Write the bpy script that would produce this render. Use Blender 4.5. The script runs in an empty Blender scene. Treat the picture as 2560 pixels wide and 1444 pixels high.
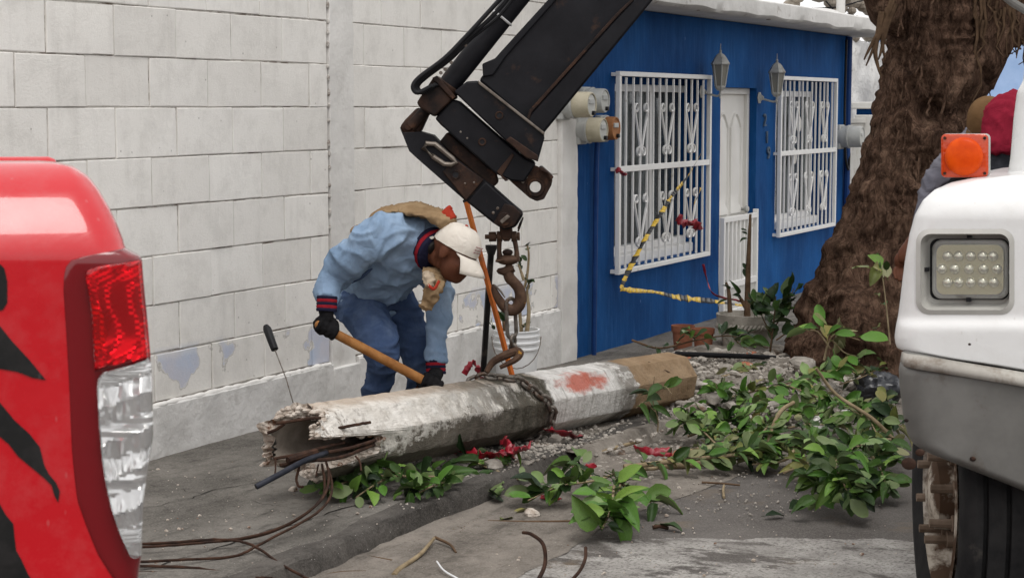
import bpy, bmesh, math, random
from mathutils import Vector, Matrix, noise
random.seed(7)
SC = bpy.context.scene
COL = SC.collection
R_ = math.radians
# ------------------------------------------------------------------ camera
FPX, HY, EYE = 4650.0, 265.0, 1.49           # focal length and horizon in photo pixels, eye height in metres
PITCH = math.atan((722 - HY) / FPX)
cam_d = bpy.data.cameras.new('camera'); cam = bpy.data.objects.new('camera', cam_d); COL.objects.link(cam)
cam_d.sensor_width = 36; cam_d.lens = FPX / 2560 * 36; cam_d.clip_start = .05; cam_d.clip_end = 3000
cam.location = (0, 0, EYE); cam.rotation_euler = (math.pi / 2 - PITCH, 0, 0)
cam_d.dof.use_dof = True; cam_d.dof.focus_distance = 8.2; cam_d.dof.aperture_fstop = 16
SC.camera = cam
# ------------------------------------------------------------------ world, sun, exposure
SUN_EL, SUN_AZ = 64, 165                      # degrees; bright overcast
wd = bpy.data.worlds.new('World'); SC.world = wd; wd.use_nodes = True
wn = wd.node_tree; bg = wn.nodes['Background']
sky = wn.nodes.new('ShaderNodeTexSky'); sky.sky_type = 'NISHITA'; sky.sun_disc = False
sky.sun_elevation = R_(SUN_EL); sky.sun_rotation = R_(SUN_AZ); sky.dust_density = 4; sky.air_density = 1.0
hs = wn.nodes.new('ShaderNodeHueSaturation'); hs.inputs['Saturation'].default_value = .16
ov = wn.nodes.new('ShaderNodeMix'); ov.data_type = 'RGBA'; ov.inputs[0].default_value = .75      # an even cloud cover over the clear sky
ov.inputs[7].default_value = (9.0, 8.9, 8.9, 1)
wn.links.new(sky.outputs[0], hs.inputs['Color']); wn.links.new(hs.outputs[0], ov.inputs[6]); wn.links.new(ov.outputs[2], bg.inputs['Color'])
bg.inputs['Strength'].default_value = .138
sd = bpy.data.lights.new('sun', 'SUN'); sd.energy = 0.95; sd.angle = R_(22); sd.color = (1, .965, .92)
sun = bpy.data.objects.new('sun', sd); COL.objects.link(sun)
sun.rotation_euler = (R_(90 - SUN_EL), 0, R_(180 - SUN_AZ))
SC.view_settings.view_transform = 'Standard'; SC.view_settings.look = 'None'
SC.view_settings.exposure = 0.2; SC.view_settings.gamma = 1; SC.view_settings.use_curve_mapping = False
SC.render.engine = 'CYCLES'; SC.cycles.use_denoising = True; SC.cycles.max_bounces = 8
# ------------------------------------------------------------------ places: rays through the lens give real 3D points
_F = Vector((0, math.cos(PITCH), -math.sin(PITCH))); _U = Vector((0, math.sin(PITCH), math.cos(PITCH)))
def ray(x, y): return _F + Vector(((x - 1280) / FPX, 0, 0)) + _U * ((722 - y) / FPX)
CAM = Vector((0, 0, EYE))
def P(x, y, Z): d = ray(x, y); return CAM + d * (Z / d.y)
def G(x, y, z=0): d = ray(x, y); return CAM + d * ((z - EYE) / d.z)
_h = ray(3520, HY); WD = Vector((_h.x, _h.y, 0)).normalized(); WN = Vector((WD.y, -WD.x, 0))   # along the wall, out of the wall
WA = P(820, HY, 9.13); WA.z = 0
WROT = math.atan2(WD.y, WD.x)
def W(x, y, off=0):                           # pixel -> (t along wall, height) on the plane lying off metres in front of the wall
    d = ray(x, y); s = ((WA - CAM).dot(WN) + off) / d.dot(WN); q = CAM + d * s
    return (q - WA).dot(WD), q.z
def wp(t, off, z): return WA + WD * t + WN * off + Vector((0, 0, z))
def to_off(p): return (p - WA).dot(WN)
def gz(t):                                    # the pavement falls gently towards the house
    return -0.128 * min(1, max(0, (t + .6) / 3.6)) - .004 * max(0, t - 3)
def gz_at(p): return gz((Vector(p) - WA).dot(WD))
# ------------------------------------------------------------------ materials
def lnk(nt, a, b): nt.links.new(a, b)
class NT:
    def __init__(s, name):
        s.m = bpy.data.materials.new(name); s.m.use_nodes = True; s.t = s.m.node_tree
        s.b = s.t.nodes['Principled BSDF']; s._p = None; s._o = None
    def n(s, ty, **k):
        x = s.t.nodes.new(ty)
        for a, v in k.items(): setattr(x, a, v)
        return x
    def pos(s):
        if not s._p: s._p = s.n('ShaderNodeNewGeometry').outputs['Position']
        return s._p
    def obc(s):
        if not s._o: s._o = s.n('ShaderNodeTexCoord').outputs['Object']
        return s._o
    def scale(s, vec, sc, rot=None, loc=None):
        m = s.n('ShaderNodeMapping'); lnk(s.t, vec, m.inputs[0])
        m.inputs['Scale'].default_value = sc if hasattr(sc, '__len__') else (sc,) * 3
        if rot: m.inputs['Rotation'].default_value = rot
        if loc: m.inputs['Location'].default_value = loc
        return m.outputs[0]
    def noise(s, vec, sc=5, det=6, rough=.6, dist=0):
        x = s.n('ShaderNodeTexNoise'); lnk(s.t, vec, x.inputs['Vector'])
        for a, v in (('Scale', sc), ('Detail', det), ('Roughness', rough), ('Distortion', dist)): x.inputs[a].default_value = v
        return x.outputs['Fac']
    def vor(s, vec, sc=5, feat='F1', out='Distance'):
        x = s.n('ShaderNodeTexVoronoi', feature=feat); lnk(s.t, vec, x.inputs['Vector']); x.inputs['Scale'].default_value = sc
        return x.outputs[out]
    def ramp(s, f, *stops):
        x = s.n('ShaderNodeValToRGB'); lnk(s.t, f, x.inputs[0]); e = x.color_ramp.elements
        while len(e) < len(stops): e.new(.5)
        for i, (p, c) in enumerate(stops):
            e[i].position = p; e[i].color = (c, c, c, 1) if not hasattr(c, '__len__') else (*c, 1)
        return x.outputs[0]
    def mix(s, f, a, b, mode='MIX'):
        x = s.n('ShaderNodeMix', data_type='RGBA', blend_type=mode)
        for i, v in ((0, f), (6, a), (7, b)):
            if hasattr(v, 'node'): lnk(s.t, v, x.inputs[i])
            elif i == 0: x.inputs[0].default_value = v
            else: x.inputs[i].default_value = (*v, 1)
        return x.outputs[2]
    def math(s, op, a, b=0, c=None, clamp=False):
        x = s.n('ShaderNodeMath', operation=op, use_clamp=clamp)
        for i, v in ((0, a), (1, b), (2, c)):
            if v is None: continue
            if hasattr(v, 'node'): lnk(s.t, v, x.inputs[i])
            else: x.inputs[i].default_value = v
        return x.outputs[0]
    def sep(s, vec):
        x = s.n('ShaderNodeSeparateXYZ'); lnk(s.t, vec, x.inputs[0]); return x.outputs
    def rnd(s): return s.n('ShaderNodeObjectInfo').outputs['Random']
    def col(s, c):
        if hasattr(c, 'node'): lnk(s.t, c, s.b.inputs['Base Color'])
        else: s.b.inputs['Base Color'].default_value = (*c, 1)
    def setv(s, **k):
        for a, v in k.items():
            i = s.b.inputs[{'rough': 'Roughness', 'metal': 'Metallic', 'spec': 'Specular IOR Level', 'coat': 'Coat Weight', 'trans': 'Transmission Weight', 'alpha': 'Alpha', 'ior': 'IOR', 'coatr': 'Coat Roughness', 'sheen': 'Sheen Weight'}[a]]
            if hasattr(v, 'node'): lnk(s.t, v, i)
            else: i.default_value = v
    def bump(s, h, st=.3, dist=.01):
        x = s.n('ShaderNodeBump'); lnk(s.t, h, x.inputs['Height']); x.inputs['Strength'].default_value = st; x.inputs['Distance'].default_value = dist
        lnk(s.t, x.outputs[0], s.b.inputs['Normal'])
def simple(name, c1, c2=None, sc=6, rough=.7, metal=0, spec=.14, bump=.0, bsc=60, bdist=.004, lo=.35, hi=.65, coat=0, dirt=None, dlo=.55, dhi=.7, dsc=9, local=False, stretch=None):
    s = NT(name); v = s.obc() if local else s.pos()
    vs = s.scale(v, stretch) if stretch else v
    if c2:
        c = s.ramp(s.noise(vs, sc), (lo, c1), (hi, c2))
        if dirt: c = s.mix(s.ramp(s.noise(s.scale(v, 1, loc=(3.1, 7.7, 1.3)), dsc, 8, .65), (dlo, 0), (dhi, 1)), c, dirt)
        s.col(c)
    else: s.col(c1)
    s.setv(rough=rough, metal=metal, spec=spec, coat=coat)
    if bump: s.bump(s.noise(vs, bsc, 5), bump, bdist)
    return s.m
# ------------------------------------------------------------------ geometry helpers
class MB:
    def __init__(s): s.v = []; s.f = []
    def add(s, vs, fs):
        o = len(s.v); s.v += [Vector(v) for v in vs]; s.f += [tuple(i + o for i in f) for f in fs]; return s
    def box(s, lo, hi):
        x0, y0, z0 = lo; x1, y1, z1 = hi
        return s.add([(x0, y0, z0), (x1, y0, z0), (x1, y1, z0), (x0, y1, z0), (x0, y0, z1), (x1, y0, z1), (x1, y1, z1), (x0, y1, z1)],
                     [(0, 3, 2, 1), (4, 5, 6, 7), (0, 1, 5, 4), (1, 2, 6, 5), (2, 3, 7, 6), (3, 0, 4, 7)])
    def loft(s, rings, cap=True, closed=True):
        n = len(rings[0]); o = len(s.v)
        for r in rings: s.v += [Vector(p) for p in r]
        for i in range(len(rings) - 1):
            for j in range(n if closed else n - 1):
                a = o + i * n + j; b = o + i * n + (j + 1) % n
                s.f.append((a, b, b + n, a + n))
        if cap and closed:
            s.f.append(tuple(o + j for j in reversed(range(n)))); s.f.append(tuple(o + (len(rings) - 1) * n + j for j in range(n)))
        return s
    def tube(s, pts, r, n=8, cap=True, flat=1.0, up=None, closed=False):
        pts = [Vector(p) for p in pts]; m = len(pts); rs = r if hasattr(r, '__len__') else [r] * m
        rings = []; prev = None
        for i, p in enumerate(pts):
            if closed: t = pts[(i + 1) % m] - pts[i - 1]
            else: t = pts[min(i + 1, m - 1)] - pts[max(i - 1, 0)]
            if t.length < 1e-9: t = Vector((0, 0, 1))
            t.normalize()
            if prev is None:
                u = Vector(up) if up is not None else (Vector((0, 0, 1)) if abs(t.z) < .9 else Vector((1, 0, 0)))
            else: u = prev
            u = (u - t * u.dot(t)); u = u.normalized() if u.length > 1e-6 else t.orthogonal().normalized()
            prev = u; w = t.cross(u)
            rr = rs[i]; ra, rb = rr if hasattr(rr, '__len__') else (rr, rr * flat)
            rings.append([p + u * (math.cos(2 * math.pi * k / n) * ra) + w * (math.sin(2 * math.pi * k / n) * rb) for k in range(n)])
        if closed: rings.append(rings[0])
        return s.loft(rings, cap and not closed)
    def prism(s, poly, vec):
        n = len(poly); a = [Vector(p) for p in poly]; b = [p + Vector(vec) for p in a]
        return s.add(a + b, [tuple(range(n)), tuple(reversed(range(n, 2 * n)))] + [(i, i + n, (i + 1) % n + n, (i + 1) % n) for i in range(n)])
    def lathe(s, prof, n=24, at=(0, 0, 0), ax='z'):
        at = Vector(at); rings = []
        for r, h in prof:
            ring = []
            for k in range(n):
                a = 2 * math.pi * k / n; c, d = math.cos(a) * r, math.sin(a) * r
                ring.append(at + (Vector((c, d, h)) if ax == 'z' else Vector((c, -h, d)) if ax == 'y' else Vector((h, c, d))))
            rings.append(ring)
        return s.loft(rings)
    def ell(s, c, r, n=16, m=10, rot=None):
        c = Vector(c); rings = []
        for i in range(m + 1):
            a = math.pi * i / m; a = min(max(a, .02), math.pi - .02)
            ring = [Vector((math.sin(a) * math.cos(2 * math.pi * k / n) * r[0], math.sin(a) * math.sin(2 * math.pi * k / n) * r[1], -math.cos(a) * r[2])) for k in range(n)]
            rings.append([c + (rot @ p if rot else p) for p in ring])
        return s.loft(rings)
    def mesh(s, name='m', smooth=35):
        me = bpy.data.meshes.new(name); me.from_pydata(s.v, [], s.f); me.validate()
        bm = bmesh.new(); bm.from_mesh(me); bmesh.ops.recalc_face_normals(bm, faces=bm.faces); bm.to_mesh(me); bm.free()
        if smooth: me.shade_smooth(); me.set_sharp_from_angle(angle=R_(smooth))
        return me
def tag(o, label, cat, group=None, kind=None):
    if label: o['label'] = label
    if cat: o['category'] = cat
    if group: o['group'] = group
    if kind: o['kind'] = kind
    return o
def obj(name, geo, m=None, parent=None, smooth=35, bevel=0, seg=2):
    me = geo.mesh(name, smooth) if isinstance(geo, MB) else geo
    o = bpy.data.objects.new(name, me); COL.objects.link(o)
    if m and not me.materials: me.materials.append(m)
    if parent:
        o.parent = parent
        o.matrix_parent_inverse = parent_inv(parent)
    if bevel:
        b = o.modifiers.new('bevel', 'BEVEL'); b.width = bevel; b.segments = seg; b.limit_method = 'ANGLE'; b.angle_limit = R_(40)
    return o
LOCAL = set()
def parent_inv(p):
    if p.name in LOCAL or p.type != 'EMPTY': return Matrix.Identity(4)
    return Matrix.Translation(-p.location)
def thing(name, label, cat, loc=(0, 0, 0), group=None, rotz=0, local=False, kind=None):
    o = bpy.data.objects.new(name, None); COL.objects.link(o); o.location = loc; o.rotation_euler = (0, 0, rotz); o.empty_display_size = .1
    if local: LOCAL.add(o.name)
    return tag(o, label, cat, group, kind)
def wall_thing(name, label, cat, group=None): return thing(name, label, cat, WA, group, WROT, True)
def copy_tree(src, parent=None, loc=None):
    c = src.copy(); COL.objects.link(c)
    if parent: c.parent = parent; c.matrix_parent_inverse = src.matrix_parent_inverse.copy()
    if loc is not None: c.location = loc
    for ch in list(src.children): copy_tree(ch, c)
    return c
def remesh(parts, vox=.012, smooth=6, fold=None):       # unite closed shapes into one skin
    me = parts.mesh('u', 0); o = bpy.data.objects.new('u', me); COL.objects.link(o)
    a = o.modifiers.new('r', 'REMESH'); a.mode = 'VOXEL'; a.voxel_size = vox
    b = o.modifiers.new('s', 'SMOOTH'); b.iterations = smooth; b.factor = .5
    dg = bpy.context.evaluated_depsgraph_get(); dg.update()
    out = bpy.data.meshes.new_from_object(o.evaluated_get(dg)); bpy.data.objects.remove(o); bpy.data.meshes.remove(me)
    if fold:
        nv = [(v.co.copy(), v.normal.copy()) for v in out.vertices]
        for v, (c, n) in zip(out.vertices, nv): v.co = c + n * fold(c)
    out.shade_smooth()
    return out
def catmull(pts, k=6):
    pts = [Vector(p) for p in pts]; q = [pts[0] * 2 - pts[1]] + pts + [pts[-1] * 2 - pts[-2]]; out = []
    for i in range(1, len(q) - 2):
        for j in range(k):
            t = j / k; a, b, c, d = q[i - 1:i + 3]
            out.append(.5 * ((2 * b) + (c - a) * t + (2 * a - 5 * b + 4 * c - d) * t * t + (3 * b - a - 3 * c + d) * t ** 3))
    return out + [pts[-1]]
def lerps(vals, n):                                      # resample a list of radii to n entries
    m = len(vals); out = []
    for i in range(n):
        x = i / (n - 1) * (m - 1); j = min(int(x), m - 2); out.append(vals[j] * (1 - x + j) + vals[j + 1] * (x - j))
    return out
def N3(x, y, z): return noise.noise(Vector((x, y, z)))
def fbm(p, o=4):
    a, s, q = 1, 0, Vector(p)
    for _ in range(o): s += a * noise.noise(q); q = q * 2.03 + Vector((1.7, 9.2, 3.1)); a *= .5
    return s
# ------------------------------------------------------------------ materials of the setting
def m_asphalt():
    s = NT('asphalt'); o = s.obc(); x = s.sep(o)
    n1 = s.noise(o, 2.2, 8, .65); n2 = s.noise(o, 160, 3, .7)
    c = s.ramp(n1, (.3, (.075, .067, .062)), (.7, (.15, .137, .127)))
    c = s.mix(s.ramp(n2, (.42, 0), (.75, .55)), c, (.3, .28, .26))
    c = s.mix(s.ramp(s.noise(s.scale(o, 1, loc=(4, 2, 0)), 3.2, 5), (.58, 0), (.72, .5)), c, (.2, .15, .10))
    # worn white road paint, a band across the street
    off = s.math('MULTIPLY', x[1], -1)
    u = s.math('SUBTRACT', x[0], s.math('MULTIPLY', s.math('SUBTRACT', off, 2.1), .44))
    wob = s.math('MULTIPLY', s.math('SUBTRACT', s.noise(o, 5, 4), .5), .22)
    u = s.math('ADD', u, wob)
    band = s.math('MULTIPLY', s.math('LESS_THAN', u, -1.68), s.math('GREATER_THAN', u, -3.0))
    band = s.math('MULTIPLY', band, s.math('GREATER_THAN', s.math('ADD', off, wob), 1.72))
    wear = s.ramp(s.noise(s.scale(o, (1.9, 1.0, 1), rot=(0, 0, -.42)), 3.4, 10, .7), (.44, 0), (.5, 1))
    wear = s.math('MULTIPLY', wear, s.ramp(s.noise(o, 90, 3), (.36, .25), (.5, 1)))
    c = s.mix(s.math('MULTIPLY', s.math('MULTIPLY', band, wear), .8), c, s.ramp(s.noise(o, 7, 6), (.35, (.3, .285, .265)), (.65, (.5, .48, .45))))
    s.col(c); s.setv(rough=.95, spec=.06)
    s.bump(s.math('ADD', n2, s.math('MULTIPLY', s.noise(o, 18, 6), 1.2)), .8, .006)
    return s.m
def m_pave(name, a, b, c3, sc=1.4):
    s = NT(name); o = s.obc()
    n1 = s.noise(s.scale(o, (1, 1.6, 1)), sc, 8, .62); n2 = s.noise(o, 130, 3, .7)
    c = s.ramp(n1, (.36, a), (.62, b))
    c = s.mix(s.ramp(n2, (.4, 0), (.72, .45)), c, c3); n3 = s.noise(s.scale(o, 1, loc=(9, 3, 0)), 22, 6, .7); c = s.mix(s.ramp(n3, (.5, 0), (.72, .5)), c, tuple(v * .45 for v in a))
    c = s.mix(s.ramp(s.noise(s.scale(o, (1.2, 5, 1)), 3, 7, .6), (.56, 0), (.7, .5)), c, tuple(v * .5 for v in a))
    v = s.vor(s.scale(o, 1, loc=(.3, .2, 0)), 34); c = s.mix(s.ramp(v, (.045, .8), (.075, 0)), c, (.5, .48, .45))
    hair = s.ramp(s.noise(s.scale(o, (.8, 2.4, 1)), 1.7, 9, .6), (.494, 0), (.5, .6), (.506, 0)); c = s.mix(s.math('MULTIPLY', hair, s.ramp(s.noise(o, .9, 2), (.5, 0), (.6, 1))), c, (.05, .045, .04))
    s.col(c); s.setv(rough=.95, spec=.06); s.bump(s.math('ADD', n2, s.math('MULTIPLY', s.noise(o, 14, 7), 1.5)), .7, .007)
    return s.m
def m_block():
    s = NT('painted_block'); p = s.pos()
    c = s.ramp(s.noise(p, 1.1, 6), (.3, (.78, .76, .72)), (.7, (.86, .84, .8)))
    r = s.math('MULTIPLY', s.math('SUBTRACT', s.rnd(), .5), .09)
    c = s.mix(1, c, s.ramp(s.rnd(), (0, (.92, .915, .91)), (1, (1, 1, 1))), 'MULTIPLY')
    g = s.ramp(s.noise(p, 7, 9, .75), (.47, 0), (.75, .5)); c = s.mix(g, c, (.5, .48, .445)); g2 = s.ramp(s.noise(s.scale(p, (5, 5, .7)), 2.4, 6), (.55, 0), (.8, .3)); c = s.mix(g2, c, (.45, .43, .4))
    sp = s.math('MULTIPLY', s.ramp(s.vor(p, 16), (.05, 1), (.085, 0)), s.ramp(s.noise(p, 2.7, 2), (.5, 0), (.56, .6)))
    c = s.mix(sp, c, (.22, .2, .18))
    z = s.sep(p)[2]
    zm = s.ramp(z, (.40, 1), (.47, 0)); pm = s.ramp(s.noise(s.scale(p, 1, loc=(5.3, 1, 0)), 2.6, 5, .55), (.535, 0), (.548, 1))
    c = s.mix(s.math('MULTIPLY', s.math('MULTIPLY', zm, pm), .8), c, s.ramp(s.noise(p, 5), (.4, (.5, .51, .6)), (.62, (.42, .5, .66))))
    edge = s.math('MULTIPLY', s.ramp(s.noise(s.scale(p, 1, loc=(5.3, 1, 0)), 2.6, 5, .55), (.524, 0), (.532, 1), (.54, 0)), zm)
    c = s.mix(s.math('MULTIPLY', edge, .7), c, (.3, .28, .26))
    s.col(c); s.setv(rough=.9, spec=.08)
    s.bump(s.math('ADD', s.noise(p, 70, 6, .75), s.math('MULTIPLY', s.noise(p, 300, 2), .5)), .55, .005)
    return s.m
def m_mortar():
    s = NT('dirty_joint'); p = s.pos()
    f = s.ramp(s.noise(s.scale(p, (1.2, 1.2, 3)), 6.5, 7, .7), (.46, 0), (.6, 1))
    s.col(s.mix(f, (.56, .535, .5), (.16, .125, .1))); s.setv(rough=.95, spec=.1); s.bump(s.noise(p, 120, 4), .8, .005)
    return s.m
def m_blue():
    s = NT('blue_paint'); p = s.pos()
    c = s.ramp(s.noise(s.scale(p, (1, 1, .6)), 1.6, 7, .6), (.33, (.004, .038, .14)), (.68, (.012, .09, .28)))
    c = s.mix(s.ramp(s.noise(s.scale(p, (9, 9, .9)), 3.2, 8, .7), (.5, 0), (.72, .4)), c, (.04, .14, .34))
    v = s.math('MULTIPLY', s.ramp(s.vor(s.scale(p, (1, 1, .35)), 7), (.02, .7), (.035, 0)), 1)
    c = s.mix(v, c, (.16, .26, .45))
    s.col(c); s.setv(rough=.75, spec=.07); s.bump(s.math('ADD', s.noise(p, 26, 6, .65), s.math('MULTIPLY', s.noise(p, 140, 3), .4)), .35, .006)
    return s.m
M = {}
M['asphalt'] = m_asphalt()
M['pave'] = m_pave('worn_concrete_pavement', (.075, .069, .062), (.185, .172, .155), (.32, .3, .27))
M['gutter'] = m_pave('gutter_concrete', (.12, .105, .09), (.235, .208, .18), (.36, .33, .295), 2.6)
M['block'] = m_block(); M['mortar'] = m_mortar(); M['blue'] = m_blue()
M['plaster'] = simple('white_plaster', (.6, .585, .56), (.735, .72, .69), 2.5, .88, spec=.2, bump=.5, bsc=24, bdist=.008, dirt=(.44, .42, .39), dlo=.56, dhi=.8, dsc=4)
M['plinth'] = simple('grey_white_plaster', (.56, .55, .53), (.71, .7, .68), 4, .9, spec=.2, bump=.6, bsc=22, bdist=.01, dirt=(.4, .385, .36), dlo=.54, dhi=.75, dsc=5)
M['slab'] = simple('roof_slab_plaster', (.55, .54, .52), (.68, .67, .65), 3, .9, bump=.5, bsc=18, bdist=.012, dirt=(.34, .31, .28), dlo=.6, dhi=.72)
M['white_metal'] = simple('white_gloss_paint', (.74, .735, .72), (.8, .795, .78), 4, .38, spec=.5, dirt=(.5, .45, .38), dlo=.64, dhi=.72, dsc=14)
M['white_door'] = simple('cream_white_door', (.7, .685, .645), (.77, .755, .72), 3, .5, spec=.4, bump=.08, bsc=30)
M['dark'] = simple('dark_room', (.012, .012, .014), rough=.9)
M['curtain'] = simple('pale_curtain', (.2, .2, .205), (.42, .42, .42), 6, .9, dirt=(.4, .4, .42), dlo=.5, dhi=.75, dsc=2)
s = NT('window_glass'); s.col((.6, .65, .66)); s.setv(rough=.05, trans=.95, ior=1.2, spec=.2); M['glass'] = s.m
s = NT('lantern_glass'); s.col((.2, .195, .17)); s.setv(rough=.35, spec=.5); M['lglass'] = s.m
M['grey_lamp'] = simple('weathered_grey_paint', (.33, .335, .32), (.46, .46, .44), 8, .6, dirt=(.2, .19, .17))
M['meter_grey'] = simple('grey_meter_case', (.36, .37, .36), (.47, .475, .46), 9, .5, bump=.1)
M['meter_tan'] = simple('yellowed_meter_case', (.36, .33, .24), (.48, .44, .34), 9, .5, bump=.1)
M['meter_rust'] = simple('rusty_meter_case', (.28, .12, .05), (.38, .18, .08), 12, .7, bump=.2)
M['meter_lens'] = simple('clouded_meter_lens', (.42, .43, .4), (.5, .5, .47), 9, .3)
M['black_plastic'] = simple('black_plastic', (.012, .012, .014), (.02, .02, .022), 8, .45)
M['blue_dark'] = simple('dark_blue_pipe', (.008, .03, .12), (.014, .05, .17), 5, .5)
M['stone_wall'] = simple('whitewashed_stone', (.5, .5, .5), (.72, .715, .7), 3, .9, bump=1, bsc=6, bdist=.04, dirt=(.34, .32, .3), dlo=.58, dhi=.7)
M['rubble_stone'] = simple('exposed_stone', (.2, .17, .14), (.36, .32, .27), 6, .95, bump=1, bsc=12, bdist=.03)
M['grey_panel'] = simple('pale_grey_gate', (.47, .46, .43), (.56, .55, .52), 4, .6, dirt=(.36, .33, .28))

# ------------------------------------------------------------------ ground
def grid(ts, os, zf):
    mb = MB(); n = len(os)
    mb.v = [Vector((t, -o, zf(t, o))) for t in ts for o in os]
    mb.f = [(i * n + j, i * n + j + 1, (i + 1) * n + j + 1, (i + 1) * n + j) for i in range(len(ts) - 1) for j in range(n - 1)]
    return mb
def setting(name, mb, m, smooth=60):
    o = obj(name, mb, m, smooth=smooth); o.location = WA; o.rotation_euler = (0, 0, WROT); o['kind'] = 'structure'; return o
ts = [-600, -200, -60, -20] + [-8 + i * .25 for i in range(80)] + [20, 60, 200, 600]
os_ = [-600, -100, -20, -3, 0] + [.5 * i for i in range(1, 16)] + [12, 30, 100, 600]
CURB = 1.5
M['kerb'] = m_pave('dark_kerb', (.05, .046, .042), (.115, .105, .095), (.2, .185, .17), 3.0)
setting('road', grid(ts, os_, lambda t, o: gz(min(t, 60)) - .085), M['asphalt'])
pt = [-9 + i * .06 for i in range(420)]
def cedge(t): return CURB + .03 * N3(t * 1.3, 3, 0) + .018 * N3(t * 6, 1, 0) + .008 * N3(t * 22, 5, 0)
mb = MB(); rings = []
for t in pt:
    e = cedge(t); z = gz(t); r = .006 + .022 * max(0, N3(t * 3, 8, 2)) ** 1.0; ring = []
    for k in range(14):
        o = -.05 + (e - r + .05) * k / 13; ring.append((t, -o, z + .006 * N3(t * 1.1, o * 1.7, 0) + .003 * N3(t * 7, o * 7, 4)))
    ring += [(t, -(e - r * .35), z - r * .28), (t, -(e + .004), z - r), (t, -(e + .02 + .012 * N3(t * 9, 2, 2)), z - .05), (t, -(e + .03), z - .12)]
    rings.append(ring)
mb.loft([r[:14] for r in rings], closed=False); pav = setting('pavement', mb, M['pave'], 80)
for c0, c1, sd in (((-3.2, 1.12), (-1.45, 1.3), 1), ((-2.6, .55), (-1.2, .75), 5), ((-1.9, .1), (-2.1, 1.35), 9), ((.3, .3), (1.6, .5), 13)):
    mb = MB(); rr = []                           # long cracks in the screed, laid as thin dark strips
    for k in range(60):
        u = k / 59; t = c0[0] + (c1[0] - c0[0]) * u + .03 * fbm((u * 9, sd, 0), 4); o_ = c0[1] + (c1[1] - c0[1]) * u + .05 * fbm((u * 7, sd, 5), 4); w = .0012 + .004 * max(0, fbm((u * 11, sd, 9), 3) + .25)
        z = gz(t) + .006 * N3(t * 1.1, o_ * 1.7, 0) + .003 * N3(t * 7, o_ * 7, 4) + .0025; rr.append([(t, -o_ - w, z), (t, -o_ + w, z)])
    mb.loft(rr, closed=False); obj('crack', mb, simple('dark_crack', (.02, .018, .016), rough=1), pav, 0)
mb = MB()
for r in rings:                                # broken edge and front face of the pavement, in a darker colour
    a = Vector(r[12]); b_ = Vector(r[13]); k = .35 + .5 * fbm((a.x * 1.5, 4, 0), 3); r.insert(0, tuple(a.lerp(b_, max(0, min(.9, k))) + Vector((0, 0, .003))))
    r[14] = tuple(Vector(r[14]) + Vector((0, 0, .003)))
mb.loft([[r[0]] + r[14:] for r in rings], closed=False); setting('kerb', mb, M['kerb'], 28)
mb = MB(); rings = []
for t in pt:
    e = CURB + .62 + .22 * max(0, min(1, (t + 1.2) / 1.5)) + .03 * N3(t * 1.7, 0, 0) + .02 * N3(t * 8, 0, 0)
    rings.append([(t, -(cedge(t) - .02 + (e - cedge(t) + .02) * k / 5), gz(t) - .079 + (.012 * (1 - k / 5)) + .003 * N3(t * 5, k, 0) - (.004 if k == 5 else 0)) for k in range(6)])
mb.loft(rings, closed=False); setting('gutter', mb, M['gutter'], 80)

# ------------------------------------------------------------------ block wall
wall = wall_thing('block_wall', 'long white painted concrete block wall behind the bent worker', 'wall')
T0, T1, ZB, ROW, PIT = -5.0, 2.74, 1.484, .2085, .4205
K0, K1 = -6, 5
mb = MB(); mb.box((T0, .006, -.3), (T1 + .05, .17, ZB + ROW * K1)); obj('mortar', mb, M['mortar'], wall)
def block_mesh(w, h, seed):
    rnd = random.Random(seed); mb = MB()
    def ring(ins, y, jit):
        out = []
        for (a, b) in ((0, 0), (.33, 0), (.67, 0), (1, 0), (1, .5), (1, 1), (.67, 1), (.33, 1), (0, 1), (0, .5)):
            x = -w / 2 + ins + (w - 2 * ins) * a + rnd.uniform(-jit, jit); z = -h / 2 + ins + (h - 2 * ins) * b + rnd.uniform(-jit, jit)
            out.append((x, y + rnd.uniform(-.0008, .0008), z))
        return out
    mb.loft([ring(0, .03, 0), ring(-.0005, .005, .0016), ring(.0008, .0008, .0014), ring(.0035, -.0005, .001)])
    me = mb.mesh('block', 9); me.materials.append(M['block']); return me
_bm = {}
def block(t0, t1, z0, z1):
    w = t1 - t0
    gap_h = random.choice((.003, .004, .005, .007)); gap_b = random.choice((.003, .005, .006, .008))
    key = (round((w - gap_h) * 250), round(gap_b * 1000), random.randrange(3))
    if key not in _bm: _bm[key] = block_mesh(key[0] / 250, ROW - gap_b, hash(key) % 999)
    o = obj('block', _bm[key], None, wall); o.location = ((t0 + t1) / 2, random.uniform(-.003, .0025), (z0 + z1) / 2 + random.uniform(-.001, .001))
    o.rotation_euler = (random.uniform(-.008, .008), random.uniform(-.004, .004), random.uniform(-.006, .006))
for r in range(K0, K1):
    z0 = ZB + r * ROW; odd = r % 2
    edges = []
    s0 = (-.406 if odd else -.171)
    x = s0
    while x > T0 + .1: edges.append(x); x -= PIT
    edges = [T0] + edges[::-1] + [-.005]
    for a, b in zip(edges, edges[1:]):
        if b - a > .03: block(a, b, z0, z0 + ROW)
    x = .354 if odd else .534; edges = [.235]
    if not odd: edges.append(.534 - PIT if .534 - PIT > .3 else .235)
    while x < T1 - .08: edges.append(x); x += PIT
    edges.append(T1)
    for a, b in zip(edges, edges[1:]):
        if b - a > .03: block(a, b, z0, z0 + ROW)
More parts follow.
